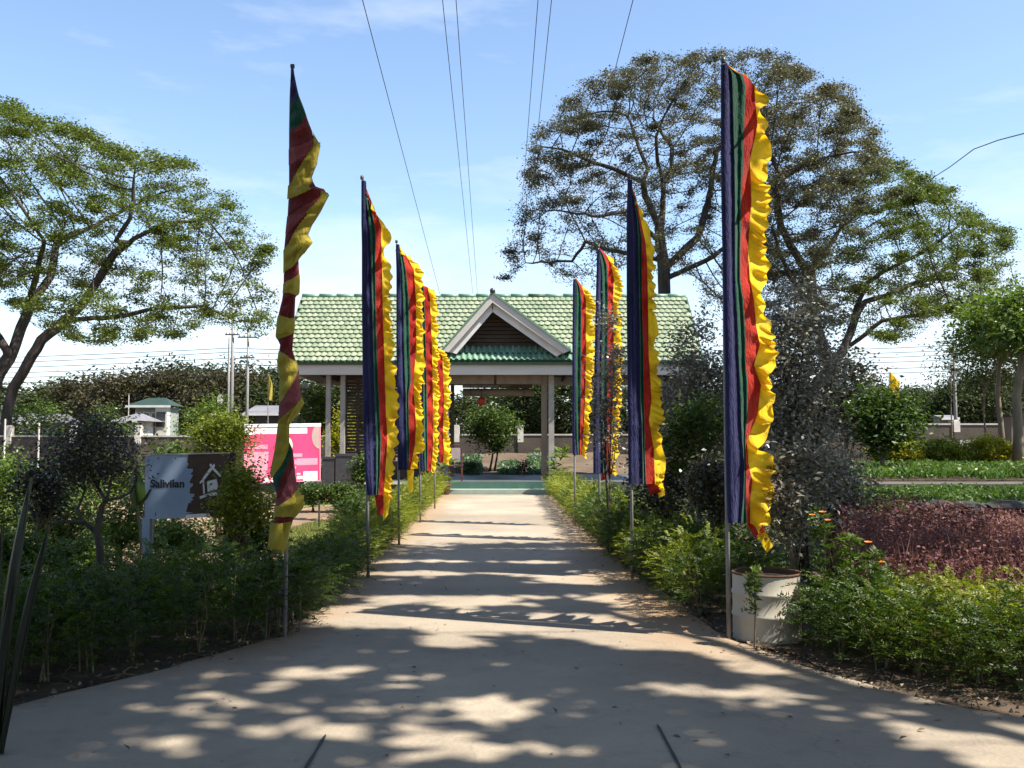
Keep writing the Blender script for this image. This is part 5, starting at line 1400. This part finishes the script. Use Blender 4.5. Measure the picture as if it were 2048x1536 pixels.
b = at(300, 1150, 8.8); rosette('bromeliad', 'small spiky rosette at the foot of the left sign post', (b.x - .15, 8.9, .2), 18, .3, .022, M['bush_leaf'], 3)
# stiff sword leaves in the near left corner
def sword_plant():
    Y = 5.0
    b = at(12, 1470, Y)
    root = empty('sword_plant', (b.x, Y, 0), 'tall dark sword-leaved plant in the lower left corner', 'plant')
    for i, (x0, xt, yt, w, dy) in enumerate(((-16, 4, 1050, .026, .0), (-8, 62, 955, .042, .12), (0, 96, 1054, .034, -.08), (-30, -45, 980, .04, .1), (-14, 30, 1150, .03, -.12))):
        p0, p1 = at(x0, 1478, Y), at(xt, yt, Y + dy); p0.z = 0; P = []
        for k in range(10):
            t = k / 9; c = p0.lerp(p1, t) + Vector((-.015 * math.sin(t * 3.1) * (1 + i % 2), 0, 0)); ww = w * (.55 + 1.1 * t) * (1 - t ** 2.4) ** .8
            P.append([c + Vector((-ww, .012, 0)), c + Vector((-ww * .4, -.004, 0)), c + Vector((0, .012, 0)), c + Vector((ww * .5, .0, 0)), c + Vector((ww, -.012, 0)), c + Vector((ww * .3, .022, 0)), c + Vector((-ww * .3, .03, 0))])
        mb = MB(); mb.grid(P, closed=True); mb.build('leaf', M['agave'], root, smooth=True)
sword_plant()
def taro():
    Y = 9.3; b = Vector((at(283, 1150, Y).x, Y, 0))
    root = empty('broad_leaf_plant', b, 'plant with one big folded dark leaf touching the left sign post', 'plant')
    j = at(276, 1010, Y)
    mb = MB(); mb.tube([b, b.lerp(j, .6) + Vector((.02, 0, 0)), j], [.016, .013, .011], 6); mb.build('stem', M['stem'], root, smooth=True)
    P = []
    for k in range(8):
        t = k / 7; l = Vector((276, 1010)).lerp(Vector((270, 928)), t); w = 15 * math.sin(math.pi * min(1, .12 + t * .88)) 
        P.append([at(l.x + w * u, l.y + 10 * abs(u) * (1 - t), Y + .10 * abs(u)) for u in (-1, -.5, 0, .6, 1.2)])
    mb = MB(); mb.grid(P); mb.build('leaf', M['hedge_leaf'], root, smooth=True)
    mb = MB(); mb.grid([[at(276 + 3 * u, 1010, Y + .01), at(290 + 4 * u, 998, Y - .04), at(302 + 2 * u, 978, Y - .06)] for u in (-1, 1)]); mb.build('leaf', M['dark_leaf'], root)
taro()
pxshrub('leafy_shrub', 'low sunlit bush on the red earth between the dark shrub and the wall', 'shrub', 110, 300, 905, 1010, 16, 4200, .08, .036, M['bright_leaf'], clumps=50, cr=.17, stems=5, seed=60, hollow=.2)
pxshrub('leafy_shrub', 'dull green bush behind the sign board under the wall', 'shrub', 280, 420, 890, 1000, 17, 3600, .09, .04, M['bush_leaf'], clumps=44, cr=.18, stems=5, seed=61, hollow=.2)
pxshrub('leafy_shrub', 'dark low bush at the left edge behind the sword leaves', 'shrub', -40, 90, 1060, 1170, 7.6, 3600, .05, .024, M['bush_leaf'], clumps=40, cr=.1, stems=5, seed=62, hollow=.2)
pxshrub('leafy_shrub', 'speckled bush behind the hedge below the dark shrub', 'shrub', 90, 215, 1075, 1160, 9.4, 3000, .05, .025, M['bright_leaf'], clumps=36, cr=.1, stems=5, seed=63, hollow=.2)
pxshrub('leafy_shrub', 'loose bush between the sign and the wound flag', 'shrub', 450, 560, 1040, 1120, 10.0, 2600, .05, .025, M['bush_leaf'], clumps=36, cr=.1, stems=5, seed=64, hollow=.2)
scatter('garden_weeds', [tuple(ground_at(x, y)[:2]) for x, y in ((-100, 1060), (560, 1050), (560, 1170), (100, 1230), (-100, 1230))], 11000, lambda x, y: .02, M['bush_leaf'], .06, .024, seed=8, hz=.28)
scatter('lawn_grass', [tuple(ground_at(x, y)[:2]) for x, y in ((560, 1066), (640, 1042), (700, 1048), (690, 1090), (640, 1160), (560, 1180))], 9000, lambda x, y: .008, M['grass'], .06, .008, vertical=True, seed=9, hz=.01)
scatter('lawn_grass', [tuple(ground_at(x, y)[:2]) for x, y in ((600, 1006), (720, 1003), (720, 1010), (600, 1014))], 3000, lambda x, y: .016, M['grass'], .06, .010, vertical=True, seed=10, hz=.01)
t = empty('garden_stake', (at(638, 1050, 18).x, 18, 0), 'thin dark stake standing in the lawn', 'stake')
mb = MB(); mb.tube([(t.location.x, 18, 0), (t.location.x, 18, at(638, 1000, 18).z)], .018, 6); mb.build('stick', M['dark_metal'], t)
scatter('garden_weeds', [(-16, 9), (-6.2, 8.2), (-5.5, 12), (-6, 17), (-16, 20)], 16000, lambda x, y: .01, M['bright_leaf'], .08, .035, seed=22, hz=.3)
pxshrub('leafy_shrub', 'bushy green shrub beyond the left edge of the frame', 'shrub', -330, -120, 880, 1070, 12.5, 5200, .08, .038, M['bush_leaf'], clumps=60, cr=.2, stems=5, seed=70, hollow=.3)
pxshrub('leafy_shrub', 'pale green shrub farther out beyond the left edge of the frame', 'shrub', -420, -200, 880, 1000, 17, 5200, .1, .045, M['bright_leaf'], clumps=60, cr=.24, stems=5, seed=71, hollow=.3)
# fallen leaves along both path edges
def litter():
    r = np.random.default_rng(3); P = []
    for edge, s in ((EDGE_L, -1), (EDGE_R, 1)):
        for _ in range(1500):
            y = r.uniform(4.3, 20); x = along(edge, y) + s * abs(r.normal()) * .34 - s * .10
            P.append((x, y, .038 + .012 * r.random()))
    for _ in range(260): P.append((r.uniform(-2.4, 2.6), r.uniform(3.4, 15), .040))
    P = np.array(P); n = len(P)
    D = r.normal(size=(n, 3)); D[:, 2] *= .25; N = r.normal(size=(n, 3)) * .35; N[:, 2] = 1
    s = r.uniform(.4, 1.2, n)
    tag(link_mesh('leaf_litter', quads_mesh('leaf_litter', leaf_quads(P, D, N, .045 * s, .024 * s, .15, r)), M['litter']), kind='stuff')
    mb = MB()
    for _ in range(60):
        e, s_ = random.choice(((EDGE_L, -1), (EDGE_R, 1))); y = random.uniform(4.6, 13); x = along(e, y) + s_ * random.uniform(.0, .6); a = random.uniform(0, 3.14); l = random.uniform(.08, .3)
        mb.tube([(x, y, .03), (x + l * .5 * math.cos(a), y + l * .5 * math.sin(a), .05), (x + l * math.cos(a), y + l * math.sin(a), .03)], [.004, .003, .002], 4)
    tag(mb.build('twig_litter', M['stem']), kind='stuff')
    mb = MB()
    for _ in range(420):
        e, s_ = random.choice(((EDGE_L, -1), (EDGE_R, 1))); y = random.uniform(4.6, 16); x = along(e, y) + s_ * random.uniform(-.05, .5); a = random.uniform(.008, .028)
        q = [(x + a * random.uniform(.6, 1.2) * math.cos(t), y + a * random.uniform(.6, 1.2) * math.sin(t), .014) for t in (0, 1.3, 2.5, 3.8, 5)]
        top = (x, y, .02 + a * 1.1); n = len(mb.v); mb.v += q + [top]; mb.f += [(n + i, n + (i + 1) % 5, n + 5) for i in range(5)]; mb.m += [0] * 5
    tag(mb.build('pebbles', M['stone']), kind='stuff')
litter()

# ---------------------------------------------------------------- behind the pavilion
bankz = lambda Y: .30 + .78 * (Y - 36.2) / 7.3
pxshrub('citrus_bush', 'round-headed leafy bush on a short trunk seen through the pavilion', 'tree', 926, 1042, 798, 915, 38, 5200, .13, .065, M['bush_leaf'], bz=bankz(38), clumps=50, cr=.24, stems=2, r0=.05, seed=50, hollow=.2, stem_m='bark', ry=.9)
pxshrub('small_bush', 'low dark round bush at the back edge of the pavilion floor, left one', 'shrub', 928, 954, 922, 946, 36.8, 700, .08, .04, M['bush_leaf'], bz=.3, clumps=14, cr=.1, stems=3, seed=51)
pxshrub('small_bush', 'low brownish round bush at the back edge of the pavilion floor, right one', 'shrub', 1032, 1064, 922, 946, 36.8, 800, .08, .035, M['dark_leaf'], bz=.3, clumps=16, cr=.1, stems=3, seed=52)
for (a, b_, y0, y1, sd) in ((915, 960, 36.4, 42, 12), (1000, 1036, 36.4, 40, 13), (1058, 1110, 36.4, 42.5, 14), (560, 720, 36.5, 42, 15)):
    scatter('ground_cover', [(col(a, y0), y0), (col(b_, y0), y0), (col(b_, y1), y1), (col(a, y1), y1)], 1500, lambda x, y: bankz(y) + .02, M['grey_cover'], .16, .09, seed=sd, hz=.14)
def potted(px, ybase, ytop, Y, label, seed):
    b = Vector((at(px, ybase, Y).x, Y, 0)); root = empty('potted_plant', b, label, 'potted plant')
    mb = MB(); mb.lathe([(.14, 0), (.2, .28), (.22, .3), (.22, .36), (.2, .36), (.19, .31), (0, .31)], b, 18); mb.build('pot', M['pot'], root, smooth=True)
    r = np.random.default_rng(seed); n = 60; h = at(px, ytop, Y).z
    P = np.array([[b.x, b.y, .3]]) + r.normal(size=(n, 3)) * np.array([.18, .16, .0]) + np.stack([np.zeros(n), np.zeros(n), r.uniform(.05, h - .4, n)], 1)
    D = r.normal(size=(n, 3)); D[:, 2] = abs(D[:, 2]) * .4 - .1; N = r.normal(size=(n, 3)) * .3; N[:, 2] = 1
    link_mesh('foliage', quads_mesh('foliage', leaf_quads(P, D, N, .36 * r.uniform(.6, 1.1, n), .13, .12, r)), M['bright_leaf'], root)
potted(888, 970, 905, 29.1, 'broad-leaved potted plant at the left end of the pavilion steps', 7)
potted(1120, 965, 890, 29.1, 'dark potted shrub at the right end of the pavilion steps', 8)

# ---------------------------------------------------------------- perimeter wall, road side, houses
def wall(label, x0, x1, Y, ytop, posts, m='concrete_wall', cap=True, zb=-.05, ph=.45):
    zt = at(1024, ytop, Y).z
    root = empty('perimeter_wall', ((x0 + x1) / 2, Y, 0), label, 'wall')
    xs = [x0] + sorted(p[0] for p in posts if x0 < p[0] < x1) + [x1]
    for a, b in zip(xs[:-1], xs[1:]):
        mb = MB(); mb.box(a + .12, b - .12, Y, Y + .15, zb, zt); mb.build('panel', M[m], root)
        if cap:
            mb = MB(); mb.box(a + .12, b - .12, Y - .03, Y + .18, zt + .002, zt + .07); mb.build('coping', M['wall_cap'], root)
    for x, yt in posts:
        z = at(1024, yt, Y).z
        mb = MB(); mb.box(x - .118, x + .118, Y - .06, Y + .21, zb, zt - .3); mb.build('post', M['concrete_wall'], root)
        mb = MB(); mb.box(x - .13, x + .13, Y - .07, Y + .22, zt - .3, z); mb.box(x - .1, x + .1, Y - .04, Y + .19, z, z + .05); mb.build('post_head', M['post_white'], root)
c41 = lambda px: col(px, 41.0)
wall('long brown perimeter wall with white-topped posts left of the pavilion', c41(-500), c41(660), 41.0, 874, [(c41(x), 853) for x in (-240, -110, 18, 148, 277, 408, 540)])
wall('brown perimeter wall seen through the open pavilion', c41(672), c41(1300), 43.8, 871, [(col(x, 43.8), 852) for x in (786, 913, 1041, 1168)])
wall('brown perimeter wall behind the terrace on the right', c41(1320), c41(2500), 41.2, 850, [(col(1912, 41.2), 842), (col(2110, 41.2), 842), (col(1700, 41.2), 842)])
t = empty('low_parapet', (col(1860, 36.5), 36.5, 0), 'low dark parapet in front of the right-hand perimeter wall', 'wall')
mb = MB(); mb.box(col(1830, 36.5), col(1896, 36.5), 36.5, 36.7, .88, at(0, 866, 36.5).z); mb.build('panel', M['concrete_wall'], t)
mb = MB(); mb.box(col(1888, 36), col(1962, 36), 35.9, 36.3, .88, at(0, 880, 36).z); mb.build('slab', M['wall_cap'], t)
# thin white fence poles at the far left
for px, y0, Y, lab in ((11, 838, 33, 'thin white pole beside the leftmost white wall post'), (79, 846, 33, 'thin pale pole left of the dark shrub')):
    x = col(px, Y); t = empty('fence_pole', (x, Y, 0), lab, 'pole'); mb = MB(); mb.tube([(x, Y, 0), (x, Y, at(0, y0, Y).z)], .03, 6); mb.build('pole', M['post_white'], t)

def house(label, x0, x1, ye, yb, Y, depth, roof_m, wall_m, side_m, storeys=2, roof_up=.9, over=.5, hip=True, name='house', wins=3):
    a, b = col(x0, Y), col(x1, Y); ze = at(0, ye, Y).z
    root = empty(name, ((a + b) / 2, Y, 0), label, 'building')
    mb = MB(); mb.box(a, b, Y, Y + depth, 0, ze); mb.build('wall', M[wall_m], root)
    xr = b - (b - a) * .32
    mb = MB(); mb.box(xr, b + .02, Y - .6, Y - .004, 0, ze - .02); mb.build('porch_wall', M[side_m], root)
    mb = MB()
    o = over; A = [(a - o, Y - o - .5, ze), (b + o, Y - o - .5, ze), (b + o, Y + depth + o, ze), (a - o, Y + depth + o, ze)]
    k = (b - a) * .25 if hip else -o
    r0, r1 = Vector((a + k, Y + depth / 2, ze + roof_up)), Vector((b - k, Y + depth / 2, ze + roof_up))
    mb.v = [tuple(Vector(p) + Vector((0, 0, .01))) for p in A] + [tuple(r0), tuple(r1)]
    mb.f = [(0, 1, 5, 4), (1, 2, 5), (2, 3, 4, 5), (3, 0, 4), (3, 2, 1, 0)]; mb.m = [0] * 5
    mb.build('roof', M[roof_m], root)
    mb = MB(); mb.box(a - o, b + o, Y - o - .53, Y - o - .50, ze - .12, ze + .02); mb.build('gutter', M['white'], root)
    for s in range(storeys):
        h = ze / storeys; zc = h * s + h * .55
        for w in range(wins):
            x = a + (xr - a) * (w + .5) / wins; ww, hh = (xr - a) / wins * .3, h * .22
            mb = MB(); mb.box(x - ww - .08, x + ww + .08, Y - .06, Y - .003, zc - hh - .08, zc + hh + .08); f = mb.build('window', M['house_white'], root)
            mb = MB(); mb.box(x - ww, x + ww, Y - .075, Y - .062, zc - hh, zc + hh); mb.build('pane', M['glass'], f)
        x = (xr + b) / 2; ww = (b - xr) * .28; hh = h * .2
        mb = MB(); mb.box(x - ww - .08, x + ww + .08, Y - .66, Y - .603, zc - hh - .08, zc + hh + .08); f = mb.build('window', M['dark_metal'], root)
        mb = MB(); mb.box(x - ww, x + ww, Y - .675, Y - .662, zc - hh, zc + hh); mb.build('pane', M['glass'], f)
        if s: mb = MB(); mb.box(a - .03, b + .05, Y - .64, Y - .605, h * s - .08, h * s + .08); mb.build('floor_band', M['wall_cap'], root)
    return root
house('two-storey house with green hipped roof and white right end beyond the left wall', 270, 340, 812, 870, 62, 1.6, 'roof_green', 'house_grey', 'house_white', 2, .55, over=.3)
house('long low shed with pale grey roof at the far left beyond the wall', -60, 84, 846, 872, 56, 4, 'roof_grey', 'house_grey', 'house_white', 1, .6, hip=False, name='shed', wins=4)
house('small shed with grey roof just left of the green-roofed house', 250, 270, 842, 872, 58, 3, 'roof_grey', 'house_white', 'house_grey', 1, .5, name='shed', wins=1)
house('low grey-roofed building behind the pink notice board', 510, 590, 828, 862, 60, 4, 'roof_grey', 'dark_metal', 'house_grey', 1, .6, hip=False, name='shed')
house('tiny white guard hut beyond the right wall', 1878, 1904, 836, 862, 58, .8, 'roof_grey', 'house_grey', 'house_white', 1, .18, over=.15, hip=False, name='guard_hut', wins=1)

# ---------------------------------------------------------------- poles and cables
def pole(label, px, y0, Y, r, name='utility_pole', arms=True, m='pole'):
    x = col(px, Y); zt = at(0, y0, Y).z
    root = empty(name, (x, Y, 0), label, 'pole')
    mb = MB(); mb.tube([(x, Y, 0), (x, Y, zt * .5), (x, Y, zt)], [r, r * .85, r * .6], 8); mb.build('shaft', M[m], root, smooth=True)
    if arms:
        for dz, w in ((.5, .8), (1.5, .6)):
            mb = MB(); mb.box(x - w * .6, x + w * .6, Y - .16, Y - .10, zt - dz - .03, zt - dz + .03); mb.build('crossarm', M['dark_metal'], root)
            for s in (-.8, -.3, .3, .8):
                mb = MB(); mb.lathe([(.03, 0), (.045, .05), (.02, .14)], (x + w * .6 * s, Y - .13, zt - dz + .03), 6); mb.build('insulator', M['wall_cap'], root)
    return root
pole('tall concrete utility pole left of the wound flag', 463, 612, 50, .11)
pole('shorter pole standing close against the tall left utility pole', 456, 676, 50.3, .08, arms=False)
pole('pale utility pole between the tall left pole and the wound flag', 494, 655, 48, .09)
pole('slender utility pole beyond the right wall', 1911, 684, 52, .11)
pole('thin pole beside the green-roofed house', 257, 790, 57, .05, 'post_pole', False)
d = at(441, 798, 47)
t = empty('satellite_dish', (d.x, 47, 0), 'small white round satellite dish on a post left of the utility poles', 'satellite dish')
mb = MB(); mb.tube([(d.x, 47, 0), (d.x, 47, d.z)], .04, 6); mb.build('post', M['pole'], t)  # satellite dish, set here on its own post
mb = MB(); n = 18; mb.prism([(d.x + .15 * math.cos(2 * math.pi * k / n), 46.93, d.z + .23 * math.sin(2 * math.pi * k / n)) for k in range(n)], (0, .03, 0)); mb.build('disc', M['white'], t)

def cable(name, label, p, q, sag, r, group, ext0=0.0, n=24):
    mb = MB(); pts = []
    for i in range(n + 1):
        t = i / n; c = Vector(p).lerp(Vector(q), t); c.z -= sag * 4 * t * (1 - t); pts.append(c)
    mb.tube(pts, r, 5, False)
    return tag(mb.build(name, M['wire'], smooth=True), label, 'cable', group)
# power lines over the path, running away from the viewer
for (x0, y0, Z, x1, y1, lab) in ((725, 0, 7.6, 875, 570, 'leftmost overhead cable running down to the left banner flags'), (885, 0, 8.2, 946, 590, 'overhead cable left of the middle, steeper of a close pair'), (912, 0, 8.2, 955, 590, 'overhead cable left of the middle, right one of a close pair'), (1076, 0, 8.2, 1045, 395, 'overhead cable right of the middle, left one of a close pair'), (1103, 0, 8.2, 1063, 385, 'overhead cable right of the middle, right one of a close pair'), (1266, 0, 8.0, 1233, 128, 'short stretch of overhead cable entering the brownish tree')):
    Y0 = (Z - CAMZ) * F / (884 - y0); zz = Z - .25
    Y1 = min(60, (zz - CAMZ) * F / (884 - y1))
    p, q = at(x0, y0, Y0), at(x1, y1, Y1)
    cable('overhead_cable', lab, p + (p - q) * .6, q + (q - p) * .12, 0, .0065, 'overhead power cables')
q0, q1, q2, q3 = at(1790, 405, 34), at(1862, 358, 28), at(1948, 298, 22), at(2150, 240, 16)
mb = MB(); mb.tube([q0, q1, q1.lerp(q2, .5) + Vector((0, 0, -.03)), q2, q2.lerp(q3, .3) + Vector((0, 0, .04)), q3], .012, 5, False); tag(mb.build('service_cable', M['wire'], smooth=True), 'kinked black cable coming down from the upper right into the broad tree', 'cable')
for i, (y0, yp, y1) in enumerate(((708, 696, 690), (722, 704, 700), (730, 716, 713), (738, 728, 722), (747, 738, 731), (756, 750, 742))):
    Y = 52
    cable('street_cable', 'thin street cable strung behind the left tree and utility poles', at(-700, y0 + 14, Y), at(463, yp, Y), .25, .018, 'street cables left of the pavilion')
    cable('street_cable', 'thin street cable strung between the utility poles and the pavilion roof', at(463, yp, Y), at(1000, y1, Y), .2, .018, 'street cables behind the wound flag')
for i, (y0, y1) in enumerate(((697, 690), (704, 700), (713, 709), (722, 719), (735, 732), (744, 741))):
    cable('street_cable', 'thin street cable crossing the sky right of the leaning trunk', at(1300, y0, 54), at(1911, y1, 54), .2, .018, 'street cables on the right')
    cable('street_cable', 'thin street cable right of the slender utility pole', at(1911, y1, 54), at(2700, y0, 54), .3, .018, 'street cables at the right edge')

# ---------------------------------------------------------------- trees beyond the wall
def tree_variant(seed, leaf, n=5600, tall=1.0, width=.44, L=.042, bare=.22):
    r = np.random.default_rng(seed + 300)
    root = empty('wall_tree')
    cl = 46
    u = unit(r.normal(size=(cl, 3))) * (r.uniform(.35, 1, cl) ** .5)[:, None]
    C = u * np.array([width, width, (1 - bare) / 2]) * .88; C[:, 2] += (1 + bare) / 2
    C[:, :2] *= (1.1 - .35 * (C[:, 2] - bare))[:, None]
    mb = MB(); top = Vector((r.normal() * .03, r.normal() * .03, .72))
    mb.tube([(0, 0, -.01), (r.normal() * .015, r.normal() * .015, .3), top], [.022, .016, .006], 6)
    for k in range(0, cl, 2):
        s = Vector((0, 0, 0)).lerp(top, r.uniform(.35, .95)); e = Vector(C[k]); mb.tube([s, s.lerp(e, .5) + Vector((0, 0, .02)), e], [.007, .004, .002], 4, False)
    mb.build('trunk', M['bark'], root, world=False)
    w = r.uniform(.5, 1.5, cl); w /= w.sum()
    P = C[r.choice(cl, n, p=w)] + r.normal(size=(n, 3)) * .075 * np.array([1, 1, .7])
    link_mesh('crown', quads_mesh('crown', leaf_cloud(P, L, L * .5, .7, .1, r)), leaf, root, False)
    return root
tv_green = [tree_variant(i, M['far_leaf']) for i in range(3)]
tv_brown = [tree_variant(10 + i, M['far_brown'], n=4200, width=.38) for i in range(3)]
tv_bright = [tree_variant(20 + i, M['bright_leaf'], bare=.1, width=.55, n=2400) for i in range(2)]
tused = {}
tpick = {}
def tput(v, px, ytop, Y, wide, label, group):
    h = at(0, ytop, Y).z; k = v.name
    o = v if k not in tused else copy_tree(v)
    tused[k] = 1
    o.location = (col(px, Y), Y, -.05); o.rotation_euler = (0, 0, random.uniform(0, 6.28)); o.scale = (h * wide, h * wide, h)
    tag(o, label, 'tree', group)
G1 = 'trees beyond the left wall'
for px, yt, Y, w, kind in ((-260, 720, 84, 1.3, 'g'), (-130, 735, 80, 1.4, 'g'), (-30, 745, 86, 1.5, 'g'), (60, 760, 82, 1.6, 'g'), (115, 752, 88, 1.5, 'g'), (175, 745, 80, 1.2, 'b'), (215, 722, 76, .9, 'b'), (262, 738, 84, 1.2, 'b'), (300, 726, 78, 1.0, 'b'), (345, 712, 76, .95, 'b'), (385, 735, 82, 1.2, 'g'), (425, 704, 74, .85, 'b'), (470, 722, 80, 1.1, 'b'), (515, 742, 78, 1.2, 'g'), (560, 735, 84, 1.2, 'g'), (610, 748, 76, 1.1, 'g'), (660, 742, 82, 1.3, 'g'), (700, 745, 76, 1.2, 'g')):
    tput(random.choice(tv_green if kind == 'g' else tv_brown), px, yt + random.choice((-12, -4, 6, 16)), Y, w, 'bushy dark green tree in the treeline beyond the left wall' if kind == 'g' else 'thin-crowned brownish tree in the treeline beyond the left wall', G1)
for px, yt, lab in ((28, 790, 'pale green rounded tree left of the long shed roof'), (85, 785, 'bright green bushy tree above the long shed'), (228, 800, 'yellowish green tree left of the green-roofed house'), (400, 800, 'light green bush right of the green-roofed house')):
    tput(random.choice(tv_bright), px, yt, 52 if px < 200 else 54, 1.2 if px < 200 else .9, lab, 'bright small trees beyond the left wall')
for px, yt, Y, w in ((760, 775, 64, 1.2), (850, 770, 70, 1.3), (930, 785, 62, 1.2), (985, 770, 72, 1.3), (1040, 765, 66, 1.2), (1085, 740, 60, 1.1), (1130, 745, 60, 1.2), (1200, 760, 70, 1.2), (1290, 760, 66, 1.3), (1380, 760, 74, 1.3)):
    tput(random.choice(tv_green), px, yt, Y, w, 'dense dark tree behind the wall seen through or beside the pavilion', 'trees behind the pavilion')
for px, yt, Y, w in ((1480, 750, 72, 1.3), (1560, 760, 78, 1.3), (1640, 765, 74, 1.3), (1700, 770, 80, 1.3), (1755, 768, 76, 1.3), (1810, 772, 82, 1.2), (1838, 768, 74, .9), (1872, 765, 78, 1.0), (1900, 775, 72, 1.0), (1938, 735, 70, .8), (1965, 745, 78, 1.1), (2000, 728, 70, .85), (2040, 735, 76, 1.1), (2100, 730, 72, 1.1), (2180, 740, 78, 1.3), (2280, 735, 80, 1.3)):
    tput(random.choice(tv_green), px, yt, Y, w, 'mid green tree in the treeline beyond the right wall', 'trees beyond the right wall')
# far woods closing the horizon
r = np.random.default_rng(77); n = 30000
X = r.uniform(-210, 210, n); Yf = r.uniform(125, 150, n); top = 5.5 + 2.2 * np.array([noise.noise(Vector((x * .07, 0, 1))) + .6 * noise.noise(Vector((x * .3, 0, 4))) for x in X])
P = np.stack([X, Yf, r.random(n) * top], 1)
tag(link_mesh('far_woods', quads_mesh('far_woods', leaf_cloud(P, .85, .5, .6, .1, r)), M['far_leaf']), kind='stuff')

for o in [o for o in COL.objects if o.parent is None and o.type == 'EMPTY' and 'category' not in o]:
    for c in list(o.children): bpy.data.objects.remove(c)
    bpy.data.objects.remove(o)
